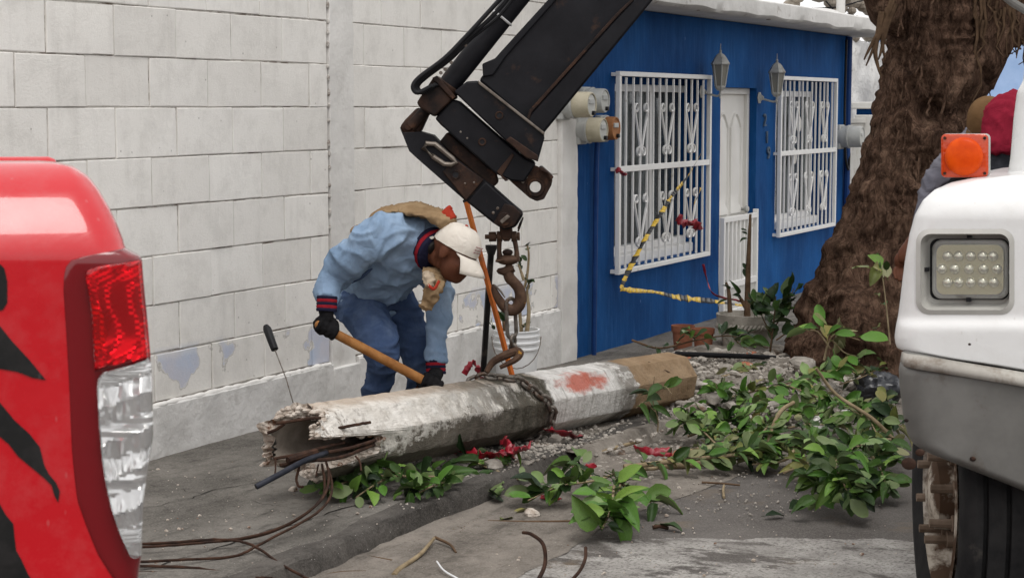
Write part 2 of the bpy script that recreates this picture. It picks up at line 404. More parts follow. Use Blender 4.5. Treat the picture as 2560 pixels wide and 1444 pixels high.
def rough_box(t0, t1, y0, y1, z0, z1, st=.05, amp=.004, seed=0):     # a plastered body with an uneven skin
    nt = max(2, int((t1 - t0) / st)); nz = max(2, int((z1 - z0) / st)); mb = MB()
    pr = []
    for j in range(nz + 1):
        z = z0 + (z1 - z0) * j / nz; ring = []
        ring.append((t0, y1, z))
        for i in range(nt + 1):
            t = t0 + (t1 - t0) * i / nt; e = 1 if 0 < i < nt else .3
            ring.append((t + (amp * N3(z * 14, i + seed, 3) if i in (0, nt) else 0), y0 + amp * fbm((t * 9, seed, z * 9), 3), z))
        ring.append((t1, y1, z)); pr.append(ring)
    mb.loft(pr); return mb
obj('pillar', rough_box(0, .23, -.012, .16, -.25, ZB + ROW * K1, .028, .004, 1), M['plaster'], wall, 70, .004)
obj('end_pillar', rough_box(T1, 2.985, -.03, .16, -.3, ZB + ROW * K1, .03, .004, 9), M['plaster'], wall, 70, .006)
# low plaster skirting with a ragged lip of mortar along its top
for a, b in ((T0, -.01), (.24, T1 - .004)):
    obj('plinth', rough_box(a, b, -.028, .16, -.3, .222, .05, .006, 4), M['plinth'], wall, 70, .006)
    mb = MB(); n = int((b - a) / .02); pts, rs = [], []
    for i in range(n):
        t = a + (b - a) * i / n; pts.append((t, -.012 + .004 * N3(t * 9, 0, 0), .222 + .003 * N3(t * 7, 3, 0))); rs.append(max(.004, .013 + .011 * fbm((t * 11, 2, 0), 3)))
    mb.tube(pts, rs, 7); obj('mortar_lip', mb, M['plaster'], wall, 70)
obj('plinth', rough_box(-.012, .242, -.03, .16, -.3, .2, .04, .006, 6), M['plinth'], wall, 70, .006)
mb = MB()                                                                       # holes and drips of mortar beside the pillar
for i in range(26):
    z = .35 + i * .075 + random.uniform(-.03, .03); mb.ell((-.004 + random.uniform(-.006, .004), -.006, z), (.009, .008, random.uniform(.008, .022)), 7, 5)
o = obj('mortar_drip', mb, M['mortar'], wall); o['kind'] = 'stuff'
# ------------------------------------------------------------------ blue house
HT0, HT1, HTOP = 2.99, 9.46, 2.14
house = wall_thing('blue_house', 'single-storey house painted deep blue with white barred windows', 'house')
w1 = (3.66, 5.36, .40, 1.69); w2 = (7.18, 8.78, .42, 1.71); dr = (5.78, 6.66, -.3, 1.632)   # t0,t1,z0,z1
# wall face in strips round the openings
def wface(t0, t1, z0, z1): return rough_box(t0, t1, 0, .18, z0, z1, .09, .003, 2)
mb = MB()
for a in ((HT0, w1[0], -.5, HTOP), (w1[0], w1[1], -.5, w1[2]), (w1[0], w1[1], w1[3], HTOP), (w1[1], dr[0], -.5, HTOP), (dr[0], dr[1], dr[3], HTOP),
          (dr[1], w2[0], -.5, HTOP), (w2[0], w2[1], -.5, w2[2]), (w2[0], w2[1], w2[3], HTOP), (w2[1], HT1, -.5, HTOP)):
    q = wface(*a); mb.add(q.v, q.f)
mb.box((HT1 - .18, .181, -.5), (HT1 - .002, 5, HTOP)); mb.box((HT0 + .01, .181, -.5), (HT0 + .19, 5, HTOP)); mb.box((HT0 + .2, 4.9, -.5), (HT1 - .2, 5.0, HTOP))
obj('wall', mb, M['blue'], house, 60)
obj('doorstep', MB().box((dr[0], -.02, -.5), (dr[1], .5, -.21)), M['pave'], house, bevel=.01)
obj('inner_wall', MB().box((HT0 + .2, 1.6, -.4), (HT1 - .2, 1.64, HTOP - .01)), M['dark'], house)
# roof slab with overhang, rough edge
OV = .36
mb = MB(); rings = []; n = 130
for i in range(n + 1):
    t = HT0 - .3 + (HT1 + .42 - HT0 + .3) * i / n; w = .012 * fbm((t * 2.2, 1, 0), 3); w2_ = .014 * fbm((t * 2.0, 7, 0), 3); zt = 2.285 + .012 * N3(t * .8, 0, 9)
    rings.append([(t, 5.2, HTOP), (t, -OV + .07 + w2_, HTOP + .004), (t, -OV + .02, HTOP + .012 + w2_), (t, -OV + w, HTOP + .03 + w2_), (t, -OV + w * .7, HTOP + .09), (t, -OV + .006 + w, zt - .012), (t, -OV + .03, zt), (t, 5.2, zt + .02)])
mb.loft(rings); roof = obj('roof', mb, M['slab'], house, 40)
for (px, py, r) in ((1745, 18, .035), (1920, 45, .05), (2085, 70, .03)):
    t, z = W(px, py, .3); obj('spall', MB().ell((t, -OV + .06, HTOP + .012), (r, .02, .008), 10, 6), M['rubble_stone'], roof)
def bars_box(parent, name, a, b, m, bevel=.002): return obj(name, MB().box(a, b), m, parent, bevel=bevel)
# windows set deep in blue reveals, white frame, glass, curtain, and a flat cage of bars on the face
def window(o4, win, grille, nbar, label, slide):
    t0, t1, z0, z1 = o4; a0, a1, b0, b1 = win; D_ = .15
    rv = MB(); rv.box((t0 - .06, .181, z0 - .06), (t0, D_ + .1, z1 + .06)); rv.box((t1, .181, z0 - .06), (t1 + .06, D_ + .1, z1 + .06)); rv.box((t0, .181, z0 - .06), (t1, D_ + .1, z0)); rv.box((t0, .181, z1), (t1, D_ + .1, z1 + .06))
    rv.box((t0 + .001, D_, z0 + .001), (a0, D_ + .09, z1 - .001)); rv.box((a1, D_, z0 + .001), (t1 - .001, D_ + .09, z1 - .001)); rv.box((a0, D_, z0 + .001), (a1, D_ + .09, b0)); rv.box((a0, D_, b1), (a1, D_ + .09, z1 - .001))
    obj('window_reveal', rv, M['blue'], house)
    fr = MB(); f = .05; y0, y1 = D_ - .02, D_ + .05; mid = (a0 + a1) / 2
    fr.box((a0, y0, b0), (a1, y1, b0 + f)); fr.box((a0, y0, b1 - f), (a1, y1, b1)); fr.box((a0, y0 + .001, b0 + f), (a0 + f, y1, b1 - f)); fr.box((a1 - f, y0 + .001, b0 + f), (a1, y1, b1 - f)); fr.box((mid - .03, y0 + .012, b0 + f), (mid + .03, y1 - .01, b1 - f))
    w = obj('window', fr, M['white_metal'], house, bevel=.004); w['label'] = label
    for a, b in ((a0 + f, mid - .03), (mid + .03, a1 - f)): obj('pane', MB().box((a, D_ + .02, b0 + f), (b, D_ + .025, b1 - f)), M['glass'], w)
    obj('sill', MB().box((a0 - .04, D_ - .09, b0 - .07), (a1 + .02, D_ + .03, b0 - .001)), M['white_metal'], w, bevel=.008)
    for a, b in slide:                        # folded curtain
        mb = MB(); k = int((b - a) / .012); rg = []
        for j in range(2): rg.append([(a + (b - a) * i / k, D_ + .12 + .022 * math.sin(i * .85) + .012 * math.sin(i * .33 + 1), b0 + .02 if j == 0 else b1 - .02) for i in range(k + 1)])
        mb.loft(rg, closed=False); c = obj('curtain', mb, M['curtain'], w, 80); sm = c.modifiers.new('thick', 'SOLIDIFY'); sm.thickness = .003
    g = wall_thing('window_grille', grille[5], 'grille', 'window grilles of the blue house')
    gt0, gt1, gz0, gz1, off = grille[:5]; y = -off; e = .016; fm = MB()
    fm.box((gt0, y - e, gz1 - 2 * e), (gt1, y + e, gz1)); fm.box((gt0, y - e, gz0), (gt1, y + e, gz0 + 2 * e)); fm.box((gt0, y - e, gz0 + 2 * e), (gt0 + 2 * e, y + e, gz1 - 2 * e)); fm.box((gt1 - 2 * e, y - e, gz0 + 2 * e), (gt1, y + e, gz1 - 2 * e))
    obj('frame', fm, M['white_metal'], g, bevel=.003)
    zm = gz0 + .52 * (gz1 - gz0)
    obj('cross_rail', MB().box((gt0 + 2 * e, y - .013, zm - .02), (gt1 - 2 * e, y + .013, zm + .02)), M['white_metal'], g, bevel=.003)
    for tt in (gt0 + .019, gt1 - .019):
        for zz in (gz0 + .02, zm, gz1 - .02): obj('wall_stub', MB().box((tt - .014, y + e, zz - .012), (tt + .014, .004, zz + .012)), M['white_metal'], g)
    me = MB().box((-.0065, -.0065, 0), (.0065, .0065, gz1 - gz0 - .076)).mesh('bar'); me.materials.append(M['white_metal'])
    for i in range(1, nbar):
        o = obj('bar', me, None, g); o.location = (gt0 + .02 + (gt1 - gt0 - .04) * i / nbar, y, gz0 + .038); o.rotation_euler = (random.uniform(-.003, .003), random.uniform(-.004, .004), 0)
    # heart-and-scroll ornaments
    def orn():
        mb = MB()
        for sx in (-1, 1):
            pts = [(sx * .012, 0, -.16), (sx * .03, 0, -.1), (sx * .085, 0, .03), (sx * .12, 0, .11)]
            cx, cz, r = sx * .085, .125, .038
            for k in range(10): a = (0 if sx > 0 else math.pi) + sx * k * .62; pts.append((cx + r * (1 - k * .06) * math.cos(a), 0, cz + r * (1 - k * .06) * math.sin(a)))
            mb.tube(catmull(pts, 2), .0065, 5, flat=1.5)
            pts = [(sx * .012, 0, -.13)]; cx, cz, r = sx * .042, -.17, .032
            for k in range(10): a = (math.pi / 2 if sx > 0 else math.pi / 2) - sx * k * .62; pts.append((cx + r * (1 - k * .05) * math.cos(a), 0, cz + r * (1 - k * .05) * math.sin(a)))
            mb.tube(catmull(pts, 2), .0065, 5, flat=1.5)
        return mb
    om = orn().mesh('scroll', 60); om.materials.append(M['white_metal'])
    for i in range(3):
        for zz in (gz1 - .37, gz0 + .36):
            o = obj('scroll', om, None, g); o.location = (gt0 + (gt1 - gt0) * (.235 + .275 * i), y + .002, zz)
    return w
window(w1, (3.93, 5.46, .47, 1.64), (3.59, 5.40, .37, 1.718, .05, 'white barred window grille nearest the electricity meters, with striped caution tape'), 14, 'white framed window left of the door', ((4.0, 4.55), (4.75, 4.95)))
window(w2, (7.56, 8.66, .5, 1.62), (7.12, 8.82, .395, 1.738, .05, 'white barred window grille right of the door, beside the tree trunk'), 13, 'white framed window right of the door', ((7.65, 7.95), (8.2, 8.6)))
# round white ornaments hanging behind the right window
for i, (tt, zz) in enumerate(((8.0, 1.36), (8.2, 1.33), (8.08, 1.05))):
    o = tag(obj('hanging_ornament', MB().lathe([(.001, 0), (.06, .001), (.075, .006), (.07, .012), (.001, .014)], 16, (0, 0, 0), 'y'), M['white_door']), 'small round white ornament hanging inside the window beside the tree, ' + ('upper left one', 'upper right one', 'lowest one')[i], 'ornament', 'round ornaments in the window')
    o.location = wp(tt, -.12, zz); o.rotation_euler = (0, 0, WROT)
# door leaf with raised panels, knob; reveal is the wall's own thickness
d0, d1, dz0, dz1 = 5.9, 7.02, -.2, 1.632
RV = .09
mb = MB(); mb.box((dr[1], .181, -.5), (dr[1] + .06, RV + .3, HTOP)); mb.box((dr[0] - .06, .181, -.5), (dr[0], RV + .3, HTOP)); mb.box((dr[0] - .05, .181, dr[3]), (dr[1] + .05, RV + .3, HTOP))
obj('reveal', mb, M['blue'], house)
door = obj('door', MB().box((dr[0] + .05, RV, -.2), (dr[1] - .05, RV + .04, dr[3] - .05)), M['white_door'], house, bevel=.003)
door['label'] = 'white panelled entrance door set back in the opening'
mb = MB(); mb.box((dr[0], RV - .03, dr[3] - .05), (dr[1], RV + .06, dr[3])); mb.box((dr[0], RV - .03, -.2), (dr[0] + .05, RV + .06, dr[3] - .05)); mb.box((dr[1] - .05, RV - .03, -.2), (dr[1], RV + .06, dr[3] - .05))
obj('door_frame', mb, M['white_door'], door, bevel=.004)
def arch(t0, t1, z0, z1, rise):
    pts = [(t0, z0), (t1, z0), (t1, z1)] + [(t1 + (t0 - t1) * k / 10, z1 + rise * math.sin(math.pi * k / 10)) for k in range(1, 10)] + [(t0, z1)]
    return pts
for (a, b, c, d_, r) in ((5.94, 6.2, .62, 1.32, .12), (6.26, 6.52, .62, 1.32, .12), (5.94, 6.2, -.1, .5, 0), (6.26, 6.52, -.1, .5, 0)):
    pl = arch(a, b, c, d_, r) if r else [(a, c), (b, c), (b, d_), (a, d_)]
    mb = MB(); cx = sum(p[0] for p in pl) / len(pl); cz = sum(p[1] for p in pl) / len(pl)
    rg = [[(x + (cx - x) * k, RV - y, z + (cz - z) * k) for x, z in pl] for k, y in ((0, -.001), (.025, .016), (.08, .016), (.15, -.001), (.3, .012))]
    mb.loft(rg); obj('panel', mb, M['white_door'], door, 30)
mb = MB(); mb.lathe([(.012, 0), (.012, .03), (.028, .04), (.03, .055), (.018, .066), (.001, .068)], 14, (6.56, RV - .001, .66), 'y'); obj('knob', mb, M['grey_lamp'], door)
# low white gate in front of the door
gate = wall_thing('door_gate', 'low white metal gate standing in front of the house door', 'gate')
gq = (5.79, 6.63, -.14, .63); y = -.02
mb = MB(); e = .03
mb.box((gq[0], y - .02, gq[2]), (gq[0] + e, y + .02, gq[3])); mb.box((gq[1] - e, y - .02, gq[2]), (gq[1], y + .02, gq[3] + .03))
mb.box((gq[0] + e, y - .018, gq[3] - .04), (gq[1] - e, y + .018, gq[3])); mb.box((gq[0] + e, y - .018, .07), (gq[1] - e, y + .018, .12)); mb.box((gq[0] + e, y - .018, gq[2]), (gq[1] - e, y + .018, gq[2] + .04))
obj('frame', mb, M['white_metal'], gate, bevel=.003)
obj('sheet_panel', MB().box((gq[0] + e, y - .004, gq[2] + .04), (gq[1] - e, y + .004, .07)), M['grey_panel'], gate)
for i in range(1, 8):
    t = gq[0] + e + (gq[1] - gq[0] - 2 * e) * i / 8; obj('bar', MB().box((t - .011, y - .011, .12), (t + .011, y + .011, gq[3] - .04)), M['white_metal'], gate, bevel=.002)
# wall lanterns
def lantern():
    L = thing('wall_lantern', '', 'lantern', (0, 0, 0), 'lanterns beside the house door', 0, True)
    g = M['grey_lamp']
    def hexr(r, z, cy=-.2): return [(r * math.cos(math.pi / 3 * k + .52), cy + r * math.sin(math.pi / 3 * k + .52), z) for k in range(6)]
    obj('roof', MB().loft([hexr(.1, .135), hexr(.104, .145), hexr(.07, .2), hexr(.045, .235), hexr(.02, .25), hexr(.012, .262), hexr(.016, .275), hexr(.005, .29), hexr(.003, .35)]), g, L, 20)
    obj('glass', MB().loft([hexr(.05, -.08), hexr(.082, .134)]), M['lglass'], L, 20)
    mb = MB()
    for k in range(6):
        a = math.pi / 3 * k + .52; mb.tube([(.053 * math.cos(a), -.2 + .053 * math.sin(a), -.085), (.087 * math.cos(a), -.2 + .087 * math.sin(a), .137)], .0075, 6)
    mb.loft([hexr(.056, -.1), hexr(.06, -.08)]); mb.loft([hexr(.03, -.13), hexr(.056, -.1005)])
    obj('cage', mb, g, L, 20)
    mb = MB(); mb.tube(catmull([(0, -.2, -.12), (0, -.2, -.16), (0, -.17, -.185), (0, -.1, -.17), (0, -.02, -.15)], 4), .011, 8); mb.ell((0, -.2, -.175), (.014, .014, .02), 8, 6); mb.ell((0, -.2, -.2), (.008, .008, .014), 8, 6)
    obj('arm', mb, g, L)
    obj('wall_plate', MB().lathe([(.015, .05), (.03, .03), (.045, .012), (.07, .004), (.072, 0)], 6, (0, 0, -.14), 'y'), g, L, 20)
    L.rotation_euler = (0, 0, WROT); L.scale = (.72, .72, .72); return L
l1 = lantern(); l2 = copy_tree(l1)
t, z = W(1817, 195, .2); l1.location = wp(t, .005, z); l1['label'] = 'grey six-sided wall lantern left of the white door'
t, z = W(1957, 213, .2); l2.location = wp(t, .005, z); l2['label'] = 'grey six-sided wall lantern between the door and the far window'
M['digit'] = simple('blue_grey_iron', (.07, .11, .17), (.11, .15, .2), 20, .6)
# house number, digits in wrought metal
for ch, px, py in (('2', 1912, 302), ('1', 1917, 345), ('9', 1921, 384)):
    fc = bpy.data.curves.new('digit', 'FONT'); fc.body = ch; fc.size = .145; fc.extrude = .006; fc.align_x = 'CENTER'; fc.align_y = 'CENTER'
    tmp = bpy.data.objects.new('tmp', fc); COL.objects.link(tmp); dg = bpy.context.evaluated_depsgraph_get(); dg.update()
    me = bpy.data.meshes.new_from_object(tmp.evaluated_get(dg)); bpy.data.objects.remove(tmp)
    me.materials.clear(); me.materials.append(M['digit'])
    o = obj('digit', me, None); tag(o, 'dark metal house number digit %s on the blue wall' % {'2': 'two, topmost', '1': 'one, between the others', '9': 'nine, lowest'}[ch], 'digit', 'house number beside the door')
    t, z = W(px, py, .01); o.location = wp(t, .012, z); o.rotation_euler = (math.pi / 2, 0, WROT)
# electricity meters
def meter(name_m, loc, r, ln, label, yaw=0, m2='meter_lens', base=True):
    e = thing('electricity_meter', label, 'meter', loc, 'electricity meters on the blue house', WROT + yaw, True)
    obj('socket', MB().lathe([(r * .96, 0), (r * 1.0, .012), (r * 1.0, ln * .42), (r * .93, ln * .44), (.01, ln * .445)], 28, ax='y'), M['meter_grey'], e)
    obj('ring', MB().lathe([(r * 1.0, ln * .435), (r * 1.08, ln * .44), (r * 1.08, ln * .50), (r * .97, ln * .505)], 28, ax='y'), M['meter_grey'], e)
    obj('cover', MB().lathe([(r * .98, ln * .50), (r * .97, ln * .9), (r * .93, ln * .985), (r * .88, ln), (r * .80, ln - .002), (.8 * r, ln - .012), (.001, ln - .012)], 28, ax='y'), M[name_m], e)
    obj('dial', MB().lathe([(r * .78, ln - .016), (r * .77, ln - .006), (.001, ln - .005)], 24, ax='y'), M[m2], e)
    obj('display', MB().box((-.04, -ln - .002, .005), (.035, -ln + .006, .035)), M['meter_grey'], e, bevel=.002)
    mb = MB(); mb.lathe([(.014, ln - .008), (.014, ln + .012), (.001, ln + .013)], 10, (.02, 0, -r * .62), 'y'); obj('seal', mb, M['black_plastic'], e)
    if base: obj('socket_box', MB().box((-r * .8, .0, -r * 1.15), (r * .8, -.05, r * 1.1)), M['meter_grey'], e, bevel=.01)
    return e
def mt(px, py, off): t, z = W(px, py, off); return wp(t, 0, z)
meter('meter_tan', mt(1462, 262, .17), .082, .22, 'yellowed round meter with grey base, upper left of the four meters')
meter('meter_grey', mt(1507, 252, .15), .080, .17, 'pale grey round meter, upper right of the four meters')
meter('meter_tan', mt(1503, 325, .17), .080, .19, 'greenish grey round meter, lower left of the four meters')
meter('meter_rust', mt(1538, 321, .12), .078, .13, 'rust brown round meter, lower right of the four meters', m2='meter_rust')
meter('meter_grey', mt(2146, 342, .2), .10, .24, 'lone grey meter on the house corner beside the tree')
def wtube(name, pts, r, m, label, cat, n=8):
    mb = MB(); mb.tube([wp(a, b, c) for a, b, c in pts], r, n); return tag(obj(name, mb, m), label, cat)
t, z = W(1497, 370, .05)
wtube('conduit', catmull([(t - .02, .05, z + .1), (t, .035, z - .05), (t + .003, .03, z - .3), (t - .02, .03, -.2)], 5), .016, M['blue_dark'], 'blue painted conduit running down the wall below the meters', 'pipe')
t, z = W(2105, 100, .04)
wtube('downpipe', catmull([(9.3, .03, 2.13), (9.29, .03, 1.3), (9.28, .035, .8), (9.27, .03, -.2)], 5), .03, M['blue_dark'], 'dark blue conduit at the far corner of the house', 'pipe')
wtube('meter_cable', catmull([(9.2, .03, 2.1), (9.18, .03, 1.5), (9.12, .06, 1.05), (9.2, .07, .9), (9.3, .05, 1.05)], 6), .012, M['black_plastic'], 'black cable looping below the lone corner meter', 'cable')
# wire and box on the roof edge
for px, label in ((2126, 'white plastic vent pipe standing on the roof edge'),):
    t, z = W(px, 30, -.3); tag(obj('vent_pipe', MB().lathe([(.045, 2.28), (.045, 2.75), (.04, 2.75), (.001, 2.74)], 14, wp(t, -.4, 0)), M['white_door']), label, 'pipe')
mb = MB(); t, z = W(2085, 40, .2)
mb.ell(wp(t, .05, 2.285), (.28, .2, .06), 14, 8, Matrix.Rotation(WROT, 3, 'Z')); tag(obj('cement_mound', mb, M['slab']), 'hump of cement on the roof beside the vent pipe', 'cement')
for k, (a, b) in enumerate((((2000, 14), (2200, 4)), ((2130, 42), (2215, 36)))):
    mb = MB(); p0, p1 = P(*a, 19), P(*b, 19); d = p1 - p0
    mb.tube([p0 + d * x - Vector((0, 0, .05 * (1 - (2 * x - .5) ** 2))) for x in (-3, -2, -1, -.5, 0, .5, 1, 1.5, 2, 3)], .008, 5)
    tag(obj('overhead_wire', mb, M['black_plastic']), ('upper thin wire strung above the house roof', 'lower thin wire strung above the house roof')[k], 'wire', 'wires above the roof')
# ------------------------------------------------------------------ beyond the house
nb = wall_thing('stone_wall', 'whitewashed rough stone wall with broken top beyond the house', 'wall')
mb = MB(); rings = []
for j in range(40):
    z = -.4 + j * .066; ring = [(9.7, .9, z)]
    for i in range(50):
        t = 9.7 + i * .11; ring.append((t, .55 + .05 * fbm((t * 2.4, 0, z * 2.6), 4), z + (.05 * fbm((t * 4, 3, 0), 3) if j > 36 else 0)))
    ring.append((15.2, .9, z)); rings.append(ring)
mb.loft(rings); obj('wall', mb, M['stone_wall'], nb, 70)
mb = MB(); rs = random.Random(5)
for i in range(70):
    t = 9.75 + rs.random() * 5; z = 2.2 + rs.random() * .5; q = .05 + rs.random() * .07
    mb.ell((t, .62 + rs.uniform(-.05, .1), z), (q * 1.4, q, q * .8), 7, 5)
o = obj('broken_top', mb, M['rubble_stone'], nb, 20)
fg = wall_thing('side_gate', 'pale grey metal gate panel between the house and the tree', 'gate')
obj('panel', MB().box((9.52, .15, -.4), (10.55, .18, 1.32)), M['grey_panel'], fg, bevel=.004)
obj('post', MB().box((10.56, .05, -.4), (10.76, .25, 1.4)), M['white_door'], fg, bevel=.006)
obj('top_rail', MB().box((9.52, .13, 1.321), (10.55, .2, 1.37)), M['grey_panel'], fg, bevel=.004)
bp = wall_thing('gate_pillar', 'blue painted gate pillar with white cap behind the tree trunk', 'pillar')
obj('shaft', MB().box((10.8, -.1, -.4), (11.5, .3, 1.46)), M['blue'], bp, bevel=.01)
obj('cap', MB().box((10.76, -.14, 1.461), (11.55, .34, 1.53)), M['white_door'], bp, bevel=.01)
# the far end of the street, seen between trunk and lorry
M['far_wall'] = simple('far_blue_house', (.3, .42, .62), (.4, .52, .72), 2, .8)
M['far_roof'] = simple('far_sheet_roof', (.16, .22, .32), (.2, .27, .38), 2, .5)
M['far_pale'] = simple('far_pale_wall', (.45, .45, .43), (.55, .55, .53), 1.5, .85)
fh = thing('far_house', 'pale far house with grey blue sheet roof seen right of the trunk', 'house', (8.0, 34, -.4))
obj('wall', MB().box((7.2, 34, -.4), (13, 40, 1.05)), M['far_pale'], fh)
obj('roof', MB().box((6.9, 33.4, 1.051), (13.3, 40.5, 1.35)), M['far_roof'], fh, bevel=.03)
obj('upper_wall', MB().box((7.6, 35.5, 1.36), (13, 40, 3.0)), M['far_wall'], fh)
obj('door', MB().box((8.6, 33.96, -.4), (9.3, 34.02, .9)), M['white_door'], fh)
# ------------------------------------------------------------------ fallen concrete pole
PC1, PC2 = P(927, 1080, 7.25), P(1660, 952, 9.55)
PA = (PC2 - PC1).normalized(); PS0 = PC1 - PA * .66; PLEN = .66 + (PC2 - PC1).length + .1
PY = Vector((0, 0, 1)).cross(PA).normalized(); PZ = PA.cross(PY)
PROT = Matrix((PA, PY, PZ)).transposed()
def s_of(px):                                  # where along the pole a photo column falls, on its street-side faces
    lo, hi = -.5, 4; px = px - 58
    for _ in range(40):
        m = (lo + hi) / 2; q = PS0 + PA * m; x = 1280 + FPX * q.x / q.y / (1.0048)
        lo, hi = (m, hi) if x < px else (lo, m)
    return lo
APO = .136
def octr(deg): d = ((deg - 12 + 22.5) % 45) - 22.5; return min(APO / math.cos(math.radians(22.5 - abs(d))) , APO * 1.075)
def pole_pt(s, deg, k=1.0, add=0):             # deg 0 faces the street side, 90 is up
    a = math.radians(deg); r = octr(deg) * k + add
    return Vector((s, -math.cos(a) * r, math.sin(a) * r))
def brk(deg):
    d = ((deg + 180) % 360) - 180
    def sm(x): x = max(0, min(1, x)); return x * x * (3 - 2 * x)
    b = .05 + .4 * sm((d + 40) / 22) * (1 - sm((d - 4) / 16)) + .10 * sm((d - 30) / 30) * (1 - sm((d - 80) / 40))
    b += .14 * sm((-d - 50) / 20) * (1 - sm((-d - 120) / 30))
    return b + .085 + .05 * fbm((math.cos(R_(d)) * 2.3, math.sin(R_(d)) * 2.3, 4), 4) + .02 * N3(d * .13, 7, 0)
def m_pole():
    s = NT('weathered_pole'); o = s.obc(); x = s.sep(o)
    up = x[2]
    n = s.noise(s.scale(o, (1.2, 2, 2)), 5.5, 9, .7); nf = s.noise(o, 40, 6, .7)
    conc = s.ramp(s.noise(o, 6, 7), (.3, (.12, .108, .088)), (.7, (.24, .215, .18)))
    white = s.ramp(s.noise(o, 14, 6), (.3, (.6, .56, .5)), (.7, (.86, .83, .78)))
    dark = s.ramp(s.noise(s.scale(o, (3, 1, 1)), 5, 7), (.35, (.055, .05, .038)), (.7, (.15, .138, .115)))
    S = s_of
    def step(a, b): return s.ramp(s.math('ADD', s.math('MULTIPLY', x[0], .25), s.math('MULTIPLY', s.math('SUBTRACT', n, .5), .05)), (a * .25, 0), (b * .25, 1))
    # flaking limewash on the upper faces of the near half
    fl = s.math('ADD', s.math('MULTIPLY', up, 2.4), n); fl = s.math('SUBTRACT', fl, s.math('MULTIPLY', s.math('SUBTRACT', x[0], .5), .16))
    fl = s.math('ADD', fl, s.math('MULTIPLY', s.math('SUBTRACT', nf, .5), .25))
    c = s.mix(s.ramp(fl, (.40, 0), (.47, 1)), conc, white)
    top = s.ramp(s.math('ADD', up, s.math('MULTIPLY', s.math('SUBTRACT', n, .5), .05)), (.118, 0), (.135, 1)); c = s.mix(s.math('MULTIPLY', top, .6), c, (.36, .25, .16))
    mo = s.math('MULTIPLY', step(S(1040), S(1300)), s.ramp(s.noise(s.scale(o, (1.5, 1, 1), loc=(2, 0, 5)), 7, 8, .7), (.38, 0), (.5, 1)))
    c = s.mix(mo, c, dark)
    run = s.ramp(s.noise(s.scale(o, (22, 2, 2)), 2, 5), (.55, 0), (.66, 1))
    wb = s.mix(s.math('MULTIPLY', run, .5), s.ramp(s.noise(o, 9, 6), (.3, (.6, .58, .55)), (.6, (.82, .8, .77))), (.25, .23, .2))
    red = s.math('ADD', s.math('POWER', s.math('MULTIPLY', s.math('SUBTRACT', x[0], (S(1380) + S(1545)) / 2), 2.2), 2), s.math('POWER', s.math('MULTIPLY', s.math('SUBTRACT', up, .085), 13), 2))
    red = s.ramp(s.math('ADD', red, s.math('MULTIPLY', n, 1.3)), (.75, .85), (1.5, 0))
    wb = s.mix(red, wb, (.55, .11, .06))
    c = s.mix(step(S(1372), S(1380)), c, wb)
    gb = s.math('MULTIPLY', step(S(1535), S(1560)), s.ramp(n, (.4, 0), (.5, .8))); c = s.mix(gb, c, (.16, .14, .115))
    tan = s.ramp(s.noise(o, 7, 7), (.3, (.22, .145, .085)), (.7, (.36, .26, .165)))
    c = s.mix(step(S(1588), S(1592)), c, tan)
    low = s.ramp(s.math('ADD', up, s.math('MULTIPLY', s.math('SUBTRACT', n, .5), .06)), (0, 1), (.001, 0))
    br = s.ramp(s.math('ADD', x[0], s.math('MULTIPLY', s.math('SUBTRACT', nf, .5), .1)), (.02, .5), (.1, 0)); c = s.mix(br, c, (.62, .55, .47))
    fk = s.math('MULTIPLY', s.ramp(s.noise(s.scale(o, (1.6, 1, 1), loc=(7, 3, 1)), 16, 8, .75), (.52, 0), (.6, 1)), s.ramp(x[0], (.25, .8), (.5, .25))); c = s.mix(fk, c, (.17, .13, .1))
    s.col(c); s.setv(rough=.95, spec=.06); s.bump(s.math('ADD', n, s.math('MULTIPLY', nf, .6)), 1, .016)
    return s.m
M['pole'] = m_pole()
M['rebar'] = simple('rusted_steel', (.03, .018, .014), (.085, .045, .03), 20, .8, metal=.3, bump=.4, bsc=90, dirt=(.03, .02, .017))
M['broken'] = simple('broken_concrete', (.4, .33, .27), (.68, .62, .55), 22, .95, bump=1, bsc=45, bdist=.014, dirt=(.2, .1, .06), dlo=.55, dhi=.63, dsc=14)
M['hollow'] = simple('dark_old_concrete', (.2, .17, .14), (.32, .28, .24), 12, .95, bump=.6, bsc=30, bdist=.01)
pole = thing('concrete_pole', 'broken eight-sided concrete utility pole slung from the crane hook', 'pole', PS0, local=True)
pole.rotation_euler = PROT.to_euler()
na, ns = 120, 110
mb = MB(); rings = []
for i in range(ns + 1):
    ring = []
    for k in range(na):
        deg = 360 * k / na; b = brk(deg); u = (i / ns) ** 1.35; s_ = b + (PLEN - b) * u
        dd = s_ - b; rgh = .02 * math.exp(-dd * 14) + .0022
        p = pole_pt(s_, deg); q = p.copy(); q.x *= 1.5
        f = fbm(q * 11, 4); sp = max(0, fbm(q * 7 + Vector((3, 3, 3)), 3) - .35) * .02 * (1 if s_ < 1.6 else .3)
        sc = 1 + (f * rgh - sp) / .14; p.y *= sc; p.z *= sc; ring.append(p)
    rings.append(ring)
mb.loft(rings, cap=False)
obj('shaft', mb, M['pole'], pole, 28)
mb = MB(); rings = []
for j, (k, dx) in enumerate(((1.0, 0), (.94, .012), (.82, .03), (.68, .012))):
    ring = []
    for a in range(na):
        deg = 360 * a / na; b = brk(deg); p = pole_pt(b, deg, k); f = fbm(Vector((p.x * 2, p.y, p.z)) * 26, 4)
        p.x = b + dx * (1 if j else 0) + (.03 * f if j else 0); sc = 1 + .09 * f * (j > 0); p.y *= sc; p.z *= sc
        ring.append(p)
    rings.append(ring)
rings[0] = [v.co.copy() for v in pole.children[0].data.vertices[:na]]
mb.loft(rings, cap=False); obj('broken_rim', mb, M['broken'], pole, 20)
